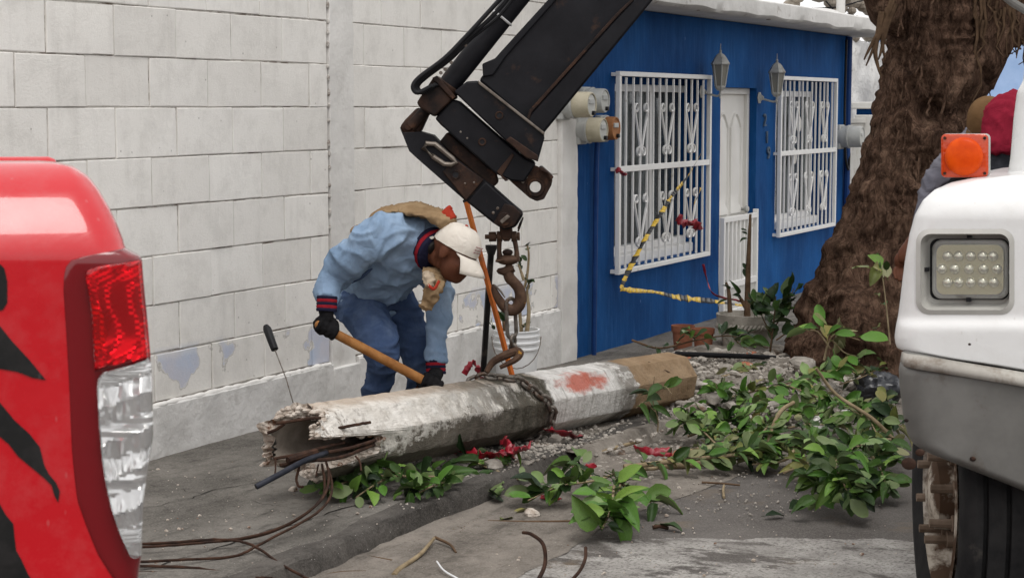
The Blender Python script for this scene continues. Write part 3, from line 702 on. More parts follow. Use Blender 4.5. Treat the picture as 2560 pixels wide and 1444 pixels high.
mb = MB(); mb.loft([[(Vector((brk(360 * a / na) + .02, -math.cos(2 * math.pi * a / na) * .094, math.sin(2 * math.pi * a / na) * .094)) if i == 0 else Vector((1.6, -math.cos(2 * math.pi * a / na) * .09, math.sin(2 * math.pi * a / na) * .09))) for a in range(na)] for i in range(2)], cap=False)
mb.f.append(tuple(range(na, 2 * na))); obj('hollow', mb, M['hollow'], pole, 60)
mb = MB(); mb.loft([[pole_pt(PLEN - .001 + dx, 360 * a / na, k) for a in range(na)] for k, dx in ((1, 0), (.97, .006), (.5, .004))]); obj('end_face', mb, M['broken'], pole, 20)
rs = random.Random(3)
def chip(r, seed, n=7, m=5, flat=.75):
    q = random.Random(seed); mb = MB(); mb.ell((0, 0, 0), (r, r * q.uniform(.6, 1), r * flat * q.uniform(.6, 1)), n, m)
    for v in mb.v: v *= 1 + .33 * N3(v.x / r * 1.3 + seed, v.y / r * 1.3, v.z / r * 1.3)
    return mb
mb = MB()
for i in range(170):                          # crumbled edge round the break
    deg = rs.uniform(-100, 130); b = brk(deg); p = pole_pt(b + rs.uniform(-.01, .03), deg, rs.uniform(.78, 1.0)); c = chip(rs.uniform(.006, .02), i, 6, 4)
    mb.add([v + p for v in c.v], c.f)
o = obj('crumbled_edge', mb, M['broken'], pole, 20); o['kind'] = 'stuff'
mb = MB(); pr = mb.prism([(s_of(1596), -.137, -.0), (s_of(1600), -.137, .012), (s_of(1636), -.1372, .02), (s_of(1636), -.1372, .012), (s_of(1604), -.137, .004), (s_of(1602), -.137, -.006)], (0, .0025, 0))
obj('slot', mb, M['black_plastic'], pole)
mb = MB(); mb.prism([pole_pt(s_of(1648) + .0, 62, 1, .001), pole_pt(s_of(1652), 62, 1, .001), pole_pt(s_of(1680), 30, 1, .003), pole_pt(s_of(1675), 30, 1, .003)], (0, .004, -.004)); obj('groove', mb, M['rebar'], pole)
# rusted reinforcement: bars along the break, stirrups, and long strands trailing to the left
PINV = PROT.transposed()
def inpole(p): return PINV @ (Vector(p) - PS0)
def prebar(pts, r=.0055, m='rebar', name='rebar', k=6):
    mb = MB(); pp = catmull([inpole(P(*q)) for q in pts], k); pp = [p + Vector((N3(i * .7, 1, 0), N3(i * .7, 5, 0), N3(i * .7, 9, 0))) * .0018 for i, p in enumerate(pp)]
    mb.tube(pp, r, 7); return obj(name, mb, M[m], pole)
prebar([(690, 1058, 6.66), (730, 1052, 6.68), (770, 1046, 6.7), (800, 1044, 6.75)], .006)
prebar([(668, 1082, 6.78), (692, 1072, 6.78), (712, 1058, 6.76)], .006)
prebar([(790, 1084, 6.82), (835, 1072, 6.85), (885, 1062, 6.9), (925, 1055, 6.98)], .006)
prebar([(684, 1146, 6.62), (740, 1136, 6.66), (800, 1120, 6.75), (860, 1105, 6.9)], .006)
prebar([(700, 1162, 6.55), (760, 1152, 6.6), (850, 1143, 6.75), (935, 1110, 7.0)], .007)
prebar([(820, 1130, 6.75), (880, 1118, 6.85), (938, 1100, 7.0)], .007)
prebar([(688, 1145, 6.62), (689, 1165, 6.61), (687, 1185, 6.6)], .003)
prebar([(750, 1150, 6.6), (745, 1178, 6.6), (741, 1195, 6.6), (746, 1214, 6.58), (758, 1216, 6.57)], .005)
prebar([(888, 1138, 6.75), (900, 1155, 6.74), (903, 1176, 6.72)], .0035)
prebar([(796, 1160, 6.65), (792, 1178, 6.65), (790, 1190, 6.64)], .0035)
prebar([(720, 1150, 6.55), (750, 1140, 6.6), (790, 1128, 6.68)], .012, 'rebar')
# plastic conduit poking out of the break
cpts = [(640, 1216, 6.4), (700, 1184, 6.45), (760, 1152, 6.55), (815, 1132, 6.75)]
M['blue_black'] = simple('blue_black_conduit', (.014, .016, .024), (.035, .038, .05), 14, .5)
mb = MB(); pp = catmull([inpole(P(*q)) for q in cpts], 5); mb.tube(pp, .0108, 12); obj('conduit', mb, M['blue_black'], pole)
mb = MB(); mb.tube([pp[0] - (pp[1] - pp[0]).normalized() * .0015, pp[0] + (pp[1] - pp[0]).normalized() * .002], .0078, 10); obj('conduit_bore', mb, M['black_plastic'], pole)
LOW = -.02
strands = [
    [(815, 1150, 6.75), (822, 1190, 6.62), (812, 1235, 6.5), (775, 1275, 6.4), (700, 1318, 6.3), (600, 1345, 6.2), (480, 1352, 6.15), (360, 1358, 6.1), (200, 1362, 6.05)],
    [(805, 1160, 6.75), (812, 1210, 6.6), (800, 1250, 6.5), (740, 1300, 6.35), (640, 1340, 6.25), (500, 1356, 6.12), (360, 1366, 6.05), (200, 1372, 6.0)],
    [(822, 1170, 6.75), (830, 1225, 6.55), (805, 1270, 6.42), (745, 1310, 6.3), (690, 1338, 6.22), (640, 1365, 6.13), (580, 1390, 6.05), (450, 1398, 5.95), (350, 1403, 5.9), (200, 1410, 5.85)],
    [(200, 1352, 6.12), (380, 1358, 6.12), (520, 1348, 6.16), (600, 1352, 6.16), (650, 1372, 6.1), (700, 1408, 5.98), (770, 1446, 5.88), (800, 1465, 5.8)],
    [(200, 1412, 5.9), (360, 1414, 5.9), (480, 1418, 5.9), (600, 1436, 5.85), (720, 1450, 5.8)],
    [(200, 1432, 5.85), (360, 1430, 5.87), (470, 1432, 5.86), (560, 1440, 5.83), (680, 1444, 5.8)],
    [(200, 1440, 5.8), (360, 1438, 5.83), (500, 1446, 5.8), (640, 1452, 5.78)]]
for st in strands:
    prebar(st, .0048, 'rebar', 'steel_strand', 7)
# ------------------------------------------------------------------ chain, hook and crane head
M['steel_dark'] = simple('dark_chain_steel', (.12, .105, .09), (.24, .215, .19), 30, .5, metal=.6, dirt=(.1, .05, .03), dlo=.5, dhi=.65, dsc=25)
M['hook'] = simple('rusty_hook_steel', (.06, .035, .025), (.13, .078, .052), 22, .62, metal=.35, bump=.4, bsc=60, dirt=(.4, .2, .03), dlo=.63, dhi=.67, dsc=12)
M['boom'] = simple('worn_black_paint', (.007, .007, .009), (.014, .014, .017), 7, .5, spec=.16, bump=.15, bsc=40, dirt=(.06, .032, .02), dlo=.6, dhi=.74, dsc=8)
M['boom_rust'] = simple('rusted_black_steel', (.013, .011, .011), (.055, .03, .021), 10, .6, metal=.2, bump=.4, bsc=50, dirt=(.1, .05, .03), dlo=.56, dhi=.7, dsc=16)
M['bright_steel'] = simple('rubbed_steel', (.12, .1, .085), (.25, .22, .19), 20, .45, metal=.7)
def link_mesh(l=.05, w=.03, r=.0065):
    mb = MB(); pts = []
    for k in range(20):
        a = 2 * math.pi * k / 20; pts.append((math.cos(a) * w / 2 * .72, 0, math.sin(a) * w / 2 * .72 + (l - w) / 2 * (1 if math.sin(a) > 0 else -1)))
    mb.tube(pts, r, 7, closed=True); return mb
def chain(parent, path, l=.05, w=.034, r=.0065, m='steel_dark', ph=0):
    me = link_mesh(l, w, r).mesh('link', 80); me.materials.append(M[m])
    # walk the path in even steps
    pts = [Vector(p) for p in path]; step = l - 2.2 * r; acc = 0; out = [pts[0]]
    for a, b in zip(pts, pts[1:]):
        d = (b - a).length; pos = step - acc
        while pos <= d: out.append(a + (b - a) * (pos / d)); pos += step
        acc = d - (pos - step)
    for i in range(len(out) - 1):
        z = (out[i + 1] - out[i]).normalized(); x = z.orthogonal().normalized()
        ref = Vector((0, -1, 0)); x = (ref - z * ref.dot(z)); x = x.normalized() if x.length > .05 else z.orthogonal().normalized()
        q = Matrix.Rotation(math.pi / 2 * ((i + ph) % 2) + .5 + random.uniform(-.2, .2), 3, z) @ x; y = z.cross(q)
        mt_ = Matrix((q, y, z)).transposed().to_4x4(); mt_.translation = (out[i] + out[i + 1]) / 2
        o = obj('link', me, None, parent); o.matrix_basis = mt_
HZ = 7.9
ch = thing('lifting_chain', 'grey steel chain hitched round the fallen pole below the hook', 'chain', PS0 + PA * s_of(1345))
wrap = []
for k in range(60):
    u = k / 59; deg = 118 - 215 * u; px = 1262 + 110 * min(1, u * 1.7) - 18 * max(0, u - .75) * 4
    wrap.append(PS0 + PROT @ pole_pt(s_of(px), deg, 1, .012))
back = [PS0 + PROT @ pole_pt(s_of(1355 - 60 * k / 20), -97 - 140 * k / 20, 1, .012) for k in range(1, 21)]
chain(ch, wrap + back, .062, .044, .0088)
top = [P(1276, 760, HZ), P(1278, 800, HZ), P(1282, 840, HZ), P(1284, 870, HZ + .02), P(1282, 890, HZ + .03)]
chain(ch, top[2:], .06, .042, .008)
mb = MB()                                     # long oval link hanging in the hook
def oval(c, w, h, r, tilt=0, yaw=0):
    q = []
    for k in range(24):
        a = 2 * math.pi * k / 24; v = Vector((math.cos(a) * w / 2, 0, math.sin(a) * w / 2 + (h - w) / 2 * (1 if math.sin(a) > 0 else -1)))
        q.append(c + Matrix.Rotation(yaw, 3, 'Z') @ Matrix.Rotation(tilt, 3, 'Y') @ v)
    return MB().tube(q, r, 8, closed=True)
obj('master_link', oval(P(1278, 795, HZ), .05, .17, .0085, -.05, .7), M['steel_dark'], ch)
gh = catmull([P(1216, 930, HZ - .02), P(1232, 905, HZ), P(1262, 888, HZ), P(1290, 878, HZ), P(1300, 884, HZ - .02), P(1286, 900, HZ - .03), P(1250, 918, HZ - .03)], 5)
mb = MB().tube(gh, lerps([.012, .016, .019, .02, .017, .014, .009], len(gh)), 8); obj('grab_hook', mb, M['hook'], ch)
# hook block
hk = thing('crane_hook', 'rusty swivel hook and shackle hanging from the crane head', 'hook', P(1280, 790, HZ))
def zp(x, y, dz=0): return P(1160 + x / 3.4375, 540 + y / 3.4375, HZ + dz)
S_ = HZ / FPX / 3.4375
mb = MB(); mb.tube([zp(180, 178), zp(480, 172)], 20 * S_, 12); obj('pin', mb, M['hook'], hk)
obj('nut', MB().tube([zp(213, 178), zp(278, 176)], 44 * S_, 6), M['hook'], hk, bevel=.003)
for x in (305, 365, 430): obj('bush', MB().tube([zp(x - 24, 176), zp(x + 24, 175)], (46 if x != 365 else 42) * S_, 16), M['hook'], hk, bevel=.003)
obj('pin_head', MB().tube([zp(455, 174), zp(480, 173)], 36 * S_, 14), M['hook'], hk, bevel=.003)
for a, b in (((305, 190), (312, 395)), ((432, 190), (452, 385))):
    obj('shackle_leg', MB().tube(catmull([zp(*a), zp((a[0] + b[0]) / 2 + (-6 if a[0] < 350 else 10), 300), zp(*b)], 4), lerps([22 * S_, 20 * S_, 30 * S_], 9), 10, flat=1.3), M['hook'], hk)
mb = MB(); c = zp(375, 375); mb.ell(c, (100 * S_, 70 * S_, 46 * S_), 18, 10); obj('swivel', mb, M['hook'], hk)
mb = MB(); mb.ell(zp(375, 312), (46 * S_, 46 * S_, 30 * S_), 14, 8); obj('swivel_cap', mb, M['boom_rust'], hk)
obj('swivel_bolt', MB().tube([zp(270, 388, -.03), zp(340, 376, -.03)], 10 * S_, 8), M['hook'], hk)
hp = [(395, 420), (382, 480), (392, 530), (430, 570), (470, 620), (488, 690), (476, 755), (440, 800), (395, 806), (350, 780), (312, 735), (280, 680), (258, 630), (248, 585)]
hr = [34, 46, 48, 46, 47, 52, 54, 52, 50, 46, 40, 34, 26, 12]
pp = catmull([zp(*q) for q in hp], 4); obj('hook_body', MB().tube(pp, [r * S_ for r in lerps(hr, len(pp))], 14, flat=.8), M['hook'], hk, 60)
obj('shank_collar', MB().tube([zp(285, 460), zp(300, 470), zp(345, 478), zp(425, 440)], [14 * S_, 26 * S_, 40 * S_, 40 * S_], 10), M['hook'], hk)
obj('safety_catch', MB().tube([zp(262, 590), zp(320, 650), zp(352, 700)], [8 * S_, 10 * S_, 6 * S_], 6, flat=2), M['steel_dark'], hk)
# crane head
crane = thing('crane_boom', 'black steel crane boom reaching down into the picture from above', 'crane', P(1150, 420, 8.0))
def z3(x, y, Z): return P(980 + x / 2.329, y / 2.329, Z)
def plate(name, poly, Z, th, m, bevel=.004, hole=None):
    mb = MB(); pts = [z3(x, y, Z) for x, y in poly]; mb.prism(pts, (0, th, 0)); return obj(name, mb, M[m], crane, 30, bevel)
# main box section: sides, wear strips, underside
ZB0, ZB1 = 7.82, 8.14
plate('outer_boom', [(505, 470), (600, 345), (640, 300), (890, 30), (1180, -290), (1740, -300), (1480, 5), (835, 690), (860, 770)], ZB0, ZB1 - ZB0, 'boom', .012)
plate('boom_flange', [(800, 740), (770, 700), (1400, 0), (1660, -290), (1760, -300), (1512, 10), (885, 775), (850, 800)], ZB0 - .035, .39, 'boom', .01)
plate('top_flange', [(525, 372), (600, 340), (640, 295), (890, 20), (1170, -290), (1215, -290), (930, 32), (665, 330), (590, 440), (530, 450)], ZB0 - .012, .345, 'boom', .006)
plate('wear_edge', [(770, 740), (800, 640), (1300, 85), (1400, -10), (1410, 0), (1310, 100), (812, 655), (790, 745)], ZB0 - .04, .01, 'boom_rust', .002)
plate('collar', [(360, 535), (435, 475), (500, 470), (885, 775), (888, 805), (850, 940), (780, 915), (665, 825)], ZB0 - .06, .42, 'boom', .008)
plate('collar_rib', [(500, 468), (520, 480), (890, 772), (885, 788), (505, 490)], ZB0 - .075, .03, 'bright_steel', .003)
plate('collar_foot', [(662, 815), (690, 795), (850, 905), (852, 942), (780, 918)], ZB0 - .075, .02, 'boom_rust', .004)
plate('inner_boom', [(352, 578), (390, 590), (660, 828), (780, 925), (840, 950), (770, 1060), (690, 1052), (600, 1010), (280, 725), (250, 690)], ZB0 - .03, .30, 'boom', .008)
# forked lug with an eye, built round its hole
lug = [(690, 960), (760, 935), (860, 975), (905, 1010), (935, 1040), (930, 1075), (885, 1160), (842, 1172), (800, 1152), (685, 1052), (660, 1000)]
def holed(name, poly, hc, hr_, Z, th, m):
    n = 48; out = []; ins = []
    pts = poly + [poly[0]]; per = []
    for k in range(n):
        a = 2 * math.pi * k / n; dx, dy = math.cos(a), math.sin(a); best = None
        for (x0, y0), (x1, y1) in zip(pts, pts[1:]):
            ex, ey = x1 - x0, y1 - y0; det = dx * -ey + ex * dy
            if abs(det) < 1e-6: continue
            t = ((x0 - hc[0]) * -ey + ex * (y0 - hc[1])) / det; u = (dx * (y0 - hc[1]) - dy * (x0 - hc[0])) / det
            if t > 0 and -.001 <= u <= 1.001 and (best is None or t > best): best = t
        best = best or hr_ * 2
        out.append((hc[0] + dx * best, hc[1] + dy * best)); ins.append((hc[0] + dx * hr_, hc[1] + dy * hr_))
    mb = MB(); A_ = [z3(x, y, Z) for x, y in out]; B_ = [z3(x, y, Z) for x, y in ins]; v = Vector((0, th, 0))
    mb.loft([A_, [p + v for p in A_], [p + v for p in B_], B_, A_], cap=False); return obj(name, mb, M[m], crane, 30)
holed('eye_lug', lug, (835, 1090), 33, ZB0 + .01, .05, 'boom_rust'); holed('eye_lug', lug, (835, 1090), 33, ZB0 + .17, .05, 'boom_rust')
obj('eye_ring', MB().tube([z3(835 + 46 * math.cos(a), 1090 + 46 * math.sin(a), ZB0 + .008) for a in [2 * math.pi * k / 24 for k in range(24)]], .008, 6, closed=True), M['boom_rust'], crane)
plate('keeper', [(860, 980), (880, 975), (942, 1030), (925, 1055), (905, 1010), (862, 992)], ZB0 - .02, .26, 'boom_rust', .003)
plate('inner_rust_end', [(610, 1000), (700, 890), (712, 905), (640, 1020), (680, 1050), (660, 1056)], ZB0 - .036, .008, 'boom_rust', .002)
plate('link_bracket', [(143, 598), (178, 545), (240, 452), (352, 578), (246, 682), (160, 625)], ZB0 - .05, .32, 'boom_rust', .008)
plate('bracket_rib', [(232, 455), (262, 440), (372, 565), (352, 582)], ZB0 - .062, .34, 'boom_rust', .004)
plate('link_arm', [(45, 738), (75, 698), (150, 622), (215, 662), (165, 772), (110, 790), (60, 785)], ZB0 + .03, .14, 'boom_rust', .012)
plate('lower_arm', [(45, 742), (62, 772), (165, 768), (240, 790), (350, 905), (530, 1042), (595, 1085), (560, 1105), (430, 1172), (145, 922), (100, 880)], ZB0 + .0, .2, 'boom', .01)
plate('filler_block', [(272, 832), (322, 768), (605, 1005), (622, 1062), (588, 1092), (520, 1045)], ZB0 + .03, .14, 'boom_rust', .008)
plate('arm_cheek', [(295, 1000), (372, 930), (535, 1045), (430, 1168)], ZB0 - .012, .014, 'boom_rust', .004)
plate('tip_arm', [(430, 1172), (545, 1050), (700, 1188), (768, 1245), (722, 1322), (655, 1342), (590, 1300)], ZB0 - .006, .16, 'boom', .01)
plate('tip_cheek', [(590, 1300), (655, 1185), (712, 1200), (752, 1245), (715, 1312), (655, 1332)], ZB0 - .02, .014, 'boom_rust', .004)
obj('slot_ring', MB().tube([z3(x, y, ZB0 - .014) for x, y in ((180, 860), (200, 835), (250, 838), (355, 925), (372, 945), (345, 958), (305, 955), (240, 912))], .011, 8, closed=True), M['bright_steel'], crane)
def knob(name, x, y, r, Z, h, m, n=14): return obj(name, MB().tube([z3(x, y, Z), z3(x, y, Z) + Vector((0, -h, 0))], r * 8 / FPX / 2.329, n), M[m], crane, bevel=.002)
for (x, y, r, m) in ((625, 672, 20, 'black_plastic'), (525, 826, 19, 'black_plastic'), (370, 1018, 22, 'black_plastic')):
    Z = {625: ZB0 - .06, 525: ZB0 - .03, 370: ZB0 - .012}[x]
    obj('hole_rim', MB().tube([z3(x + r * math.cos(a), y + r * math.sin(a), Z - .002) for a in [2 * math.pi * k / 20 for k in range(20)]], .0035, 6, closed=True), M['boom_rust'], crane)
    knob('plug_hole', x, y, r * .9, Z + .004, .006, m)
for x, y in ((590, 1238), (615, 1212), (782, 1030), (762, 1058), (438, 805), (400, 768), (425, 1068), (478, 1062)): knob('bolt', x, y, 10 if x > 500 else 7, ZB0 - .018 if x < 700 else ZB0 + .01, .014, 'steel_dark', 6)
knob('pin_end', 655, 1275, 38, ZB0 - .02, .012, 'boom_rust', 20)
plate('pin_key', [(628, 1285), (670, 1250), (690, 1262), (640, 1305)], ZB0 - .045, .014, 'bright_steel', .003)
knob('pivot_pin', 95, 735, 24, ZB0 + .03, .015, 'boom_rust', 18)
obj('cotter', MB().tube([z3(735, 1330, ZB0), z3(745, 1300, ZB0 - .01), z3(762, 1268, ZB0 - .01), z3(752, 1300, ZB0 - .02), z3(735, 1345, ZB0)], .004, 5), M['boom_rust'], crane)
plate('tip_lug', [(620, 1270), (690, 1270), (702, 1345), (690, 1400), (640, 1400), (628, 1345)], ZB0 + .05, .05, 'boom_rust', .006)
# hydraulic ram and hoses above the boom
cy = obj('hydraulic_ram', MB().tube([z3(320, 520, 7.85), z3(350, 470, 7.85), z3(780, -70, 7.85), z3(980, -330, 7.85)], 62 * 8 / FPX / 2.329, 20), M['boom'], crane)
obj('ram_collar', MB().tube([z3(300, 540, 7.85), z3(335, 492, 7.85)], 74 * 8 / FPX / 2.329, 20), M['boom_rust'], crane, bevel=.005)
obj('ram_rod', MB().tube([z3(200, 640, 7.85), z3(110, 740, 7.85)], 34 * 8 / FPX / 2.329, 16), M['boom_rust'], crane)
a, b = z3(585, 52, 7.76), z3(688, 150, 7.76); mid = z3(620, 115, 7.74)
M['tie'] = simple('white_cable_tie', (.6, .6, .6), rough=.5)
u = (z3(780, -70, 7.85) - z3(350, 470, 7.85)).normalized(); c = z3(640, 105, 7.85); pr = u.cross(Vector((0, 1, 0))).normalized(); rr = 65 * 8 / FPX / 2.329
obj('cable_tie', MB().tube([c + pr * math.cos(q) * rr * 1.0 + Vector((0, math.sin(q) * rr, 0)) for q in [2 * math.pi * k / 28 for k in range(28)]], .0055, 6, closed=True), M['tie'], crane)
for off_, r in ((0, 13), (24, 12), (44, 9)):
    pts = [(235 + off_, 500 - off_ * .4), (150 + off_, 540), (122 + off_ * .7, 505), (160 + off_, 450), (300 + off_, 345), (420 + off_, 225), (590 + off_, 40 + off_), (760 + off_, -150), (900, -320)]
    obj('hose', MB().tube(catmull([z3(x, y, 7.74 + off_ * .0006) for x, y in pts], 5), r * 8 / FPX / 2.329, 8), M['black_plastic'], crane, 70)
for x, y in ((345, 365), (310, 405), (285, 425), (428, 265)): knob('fitting', x, y, 11, 7.78, .02, 'bright_steel', 6)
# ------------------------------------------------------------------ tools and bucket by the wall
M['orange'] = simple('orange_fibreglass', (.52, .12, .018), (.65, .18, .03), 12, .45, dirt=(.3, .1, .04), dlo=.6, dhi=.72)
M['black_iron'] = simple('black_iron', (.012, .012, .013), (.022, .02, .02), 12, .45, metal=.3, dirt=(.06, .05, .045))
M['wood'] = simple('varnished_wood', (.24, .1, .03), (.36, .17, .055), 7, .5, bump=.1, bsc=30, stretch=(3, 3, 3))
M['white_plastic'] = simple('white_plastic', (.68, .69, .7), (.76, .77, .77), 5, .45, dirt=(.45, .44, .42), dlo=.6, dhi=.75)
a, b = P(1166, 505, 8.4), P(1290, 975, 8.25)
bar = thing('orange_bar', 'orange fibreglass pole leaning beside the hook and the worker\'s cap', 'pole', b)
obj('shaft', MB().tube([a, a.lerp(b, .5), b], .0135, 4), M['orange'], bar, 20, .002)
obj('top_cap', MB().tube([a + (a - b).normalized() * .012, a], .0145, 4), M['black_iron'], bar, 20)
a, b = P(1228, 622, 9.5), P(1208, 935, 9.9)
bb = thing('digging_bar', 'black iron digging bar standing behind the orange pole', 'bar', b)
obj('shaft', MB().tube([a, b], .0165, 8), M['black_iron'], bb); obj('head', MB().tube([a + Vector((0, 0, .02)), a + Vector((0, 0, .005)), a - Vector((0, 0, .03))], [.03, .03, .018], 12), M['black_iron'], bb)
def bucket():
    t, z = W(1283, 870, .18); g = gz(t); c = wp(t, .2, g); px = 60; r = .128; h = .3
    bk = thing('plastic_bucket', 'white plastic bucket with plant stems against the wall', 'bucket', c)
    prof = [(r * .86, 0), (r * .88, .01), (r * .98, h * .62), (r * 1.05, h * .63), (r * 1.05, h * .66), (r * .99, h * .67), (r * .995, h * .74), (r * 1.07, h * .75), (r * 1.07, h * .78), (r * 1.0, h * .79), (r * 1.01, h * .86), (r * 1.06, h * .87), (r * 1.06, h * .9), (r * 1.01, h * .905), (r * 1.02, h * .97), (r * 1.06, h * .975), (r * 1.06, h), (r * .98, h), (r * .94, h * .8), (.001, h * .78)]
    obj('tub', MB().lathe(prof, 32, c), M['white_plastic'], bk, 30)
    obj('soil', MB().lathe([(r * .95, h * .84), (.05, h * .87), (.001, h * .86)], 20, c), M['hollow'], bk)
    q = []
    for k in range(13): a = math.pi * k / 12; q.append(c + Vector((math.cos(a) * r * 1.1, -math.sin(a) * .1 - .06, h * .88 - math.sin(a) * .17)))
    obj('handle', MB().tube(q, .003, 5), M['steel_dark'], bk)
    return c, h
BK, BKH = bucket()
# ------------------------------------------------------------------ people
def fabric(name, c1, c2, sc=9, bs=240, worn=None):
    s = NT(name); p = s.pos(); c = s.ramp(s.noise(p, sc, 6, .6), (.3, c1), (.7, c2))
    if worn: c = s.mix(s.ramp(s.noise(s.scale(p, 1, loc=(2, 4, 6)), 5, 5), (.5, 0), (.72, .8)), c, worn)
    s.col(c); s.setv(rough=.95, spec=.04); wr = s.math('ABSOLUTE', s.math('SUBTRACT', s.noise(p, 11, 2, .5, 1.2), .5)); s.bump(s.math('ADD', s.math('MULTIPLY', s.noise(p, bs, 3), .05), s.math('ADD', s.math('MULTIPLY', s.noise(p, 34, 4), .12), s.math('MINIMUM', wr, .12))), .4, .03); return s.m
M['denim_light'] = fabric('light_blue_jacket', (.17, .25, .365), (.25, .345, .48), 6, worn=(.31, .41, .54))
M['jeans'] = fabric('blue_jeans', (.035, .058, .12), (.066, .1, .185), 8, worn=(.12, .165, .26))
M['skin'] = simple('brown_skin', (.085, .03, .016), (.13, .05, .028), 14, .5, bump=.1, bsc=90)
M['hair'] = simple('black_hair', (.01, .008, .008), (.02, .018, .016), 30, .6, bump=.5, bsc=160)
M['cap'] = fabric('off_white_cap', (.62, .57, .5), (.72, .67, .6), 10)
M['glove'] = fabric('black_glove', (.008, .008, .009), (.018, .017, .018), 20)
M['knit_red'] = fabric('dark_red_knit', (.2, .012, .02), (.3, .02, .03), 20)
M['knit_navy'] = fabric('navy_knit', (.012, .012, .028), (.022, .022, .045), 20)
M['tan_cloth'] = fabric('tan_cloth', (.2, .13, .07), (.34, .24, .14), 8)
M['cream_cloth'] = fabric('cream_cloth', (.34, .27, .19), (.45, .37, .28), 8)
M['red_cloth'] = fabric('red_cloth', (.3, .03, .018), (.4, .05, .03), 8)
M['boot'] = simple('brown_boot', (.05, .03, .02), (.09, .055, .035), 10, .7)
def folds(amp, fr, sd, st=(1, 1, 1)):
    def f(c):
        q = Vector((c.x * st[0], c.y * st[1], c.z * st[2])) * fr + Vector((sd, sd * 2, 0))
        q = q + Vector((noise.noise(q * .7), noise.noise(q * .7 + Vector((9, 0, 0))), noise.noise(q * .7 + Vector((0, 9, 0))))) * .9
        a = (1 - abs(noise.noise(q)) * 1.6); a = max(0, a) ** 3; b = (1 - abs(noise.noise(q * 1.9 + Vector((5, 1, 2)))) * 1.7); b = max(0, b) ** 2
        return amp * (a * 1.1 + b * .5 - .55)
    return f
def limb(mb, pts, rs, n=14, k=4, up=None):
    pp = catmull(pts, k)
    if hasattr(rs[0], '__len__'): rr = list(zip(lerps([r[0] for r in rs], len(pp)), lerps([r[1] for r in rs], len(pp))))
    else: rr = lerps(rs, len(pp))
    mb.tube(pp, rr, n, up=up); return mb
def head_mesh(mb, c, f, u, k=1.0):             # skull, jaw, brow, nose, lips, ears
    r = f.cross(u).normalized(); R3 = Matrix((f, r, u)).transposed()
    def e(x, y, z, a, b, d): mb.ell(c + R3 @ Vector((x, y, z)) * k, (a * k, b * k, d * k), 14, 10, R3)
    e(-.012, 0, .03, .098, .078, .09); e(.03, 0, -.045, .064, .06, .075); e(.055, 0, -.085, .034, .036, .03)
    e(.072, 0, .012, .026, .058, .014); e(.098, 0, -.028, .022, .014, .013); e(.09, 0, -.01, .014, .009, .028); e(.082, 0, -.062, .016, .025, .008); e(.08, 0, -.074, .014, .022, .008)
    e(.066, .035, -.03, .02, .02, .018); e(.066, -.035, -.03, .02, .02, .018)
    for s in (-1, 1): e(-.01, s * .078, -.012, .022, .008, .034)
    return R3
def fist(c, ax, up, out, r=.0105, rad=.024):   # a hand closed round a bar along ax
    mb = MB(); ax = ax.normalized(); up = (up - ax * up.dot(ax)).normalized(); sd = ax.cross(up)
    if sd.dot(out) < 0: sd = -sd
    R3 = Matrix((ax, sd, up)).transposed()
    mb.ell(c + up * .034 + sd * -.004, (.043, .024, .026), 12, 8, R3)
    for i, (o, l) in enumerate(((-.034, .9), (-.0115, 1), (.0115, .97), (.033, .82))):
        pts = []
        for k in range(8):
            a = math.radians(75 - 265 * l * k / 7); pts.append(c + ax * (o * 1.06 + .002 * N3(i, k, 0)) + sd * math.cos(a) * (rad + .001 * k * 0) + up * math.sin(a) * rad)
        mb.tube(pts, lerps([r * 1.05, r * 1.1, r, r * .95, r * .8], 8), 8)
    th = [c + ax * -.04 + up * .03, c + ax * -.05 - sd * .02 + up * .008, c + ax * -.03 - sd * .032 - up * .012, c + ax * -.005 - sd * .03 - up * .02]
    mb.tube(catmull(th, 3), lerps([.015, .013, .011, .0085], 10), 8); return mb
# ---- the worker bent over the pole
gp = P(922, 1135, 7.98); gp.z = 0
sh_n, el_n, wr_n = P(962, 588, 7.76), P(842, 684, 7.8), P(816, 772, 7.68)
sh_f, wr_f = P(1072, 650, 8.02), P(1090, 925, 7.9)
hf = Vector((.80, -.42, -.43)).normalized(); hu = Vector((.45, -.05, .89)); hu = (hu - hf * hu.dot(hf)).normalized()
hc = P(1136, 630, 7.72)
b = MB()
R3 = head_mesh(b, hc, hf, hu)
limb(b, [P(1060, 622, 7.84), P(1088, 632, 7.8), hc - hu * .04 - hf * .03], [.05, .052, .056])
limb(b, [P(930, 742, 8.12), P(985, 640, 7.97), P(1055, 618, 7.86)], [(.1, .13), (.11, .15), (.06, .065)])
limb(b, [sh_n, el_n, wr_n], [.045, .035, .028]); limb(b, [sh_f, P(1094, 790, 7.99), wr_f], [.04, .035, .028])
limb(b, [P(900, 748, 8.1), P(958, 878, 7.83), P(930, 1105, 7.99)], [.075, .045, .035]); limb(b, [P(985, 750, 8.15), P(1045, 890, 8.06), P(1040, 1105, 8.18)], [.075, .045, .035])
man = obj('person', remesh(b, .0085, 2), M['skin'])
tag(man, 'bent worker in light blue jacket, jeans and off-white cap gripping a wooden handle', 'person')
j = MB()
limb(j, [P(928, 735, 8.11), P(945, 702, 8.07), P(985, 630, 7.95), P(1040, 606, 7.87), P(1074, 616, 7.83)], [(.13, .155), (.14, .17), (.15, .19), (.132, .175), (.078, .09)], 20)
limb(j, [P(1000, 600, 7.83), sh_n, P(902, 622, 7.72), el_n, P(824, 724, 7.75), P(818, 752, 7.7)], [.105, .092, .074, .07, .058, .046])
limb(j, [P(1040, 640, 7.98), sh_f, P(1094, 715, 8.01), P(1094, 790, 7.99), P(1090, 870, 7.94), P(1089, 906, 7.92)], [.095, .08, .06, .054, .05, .045])
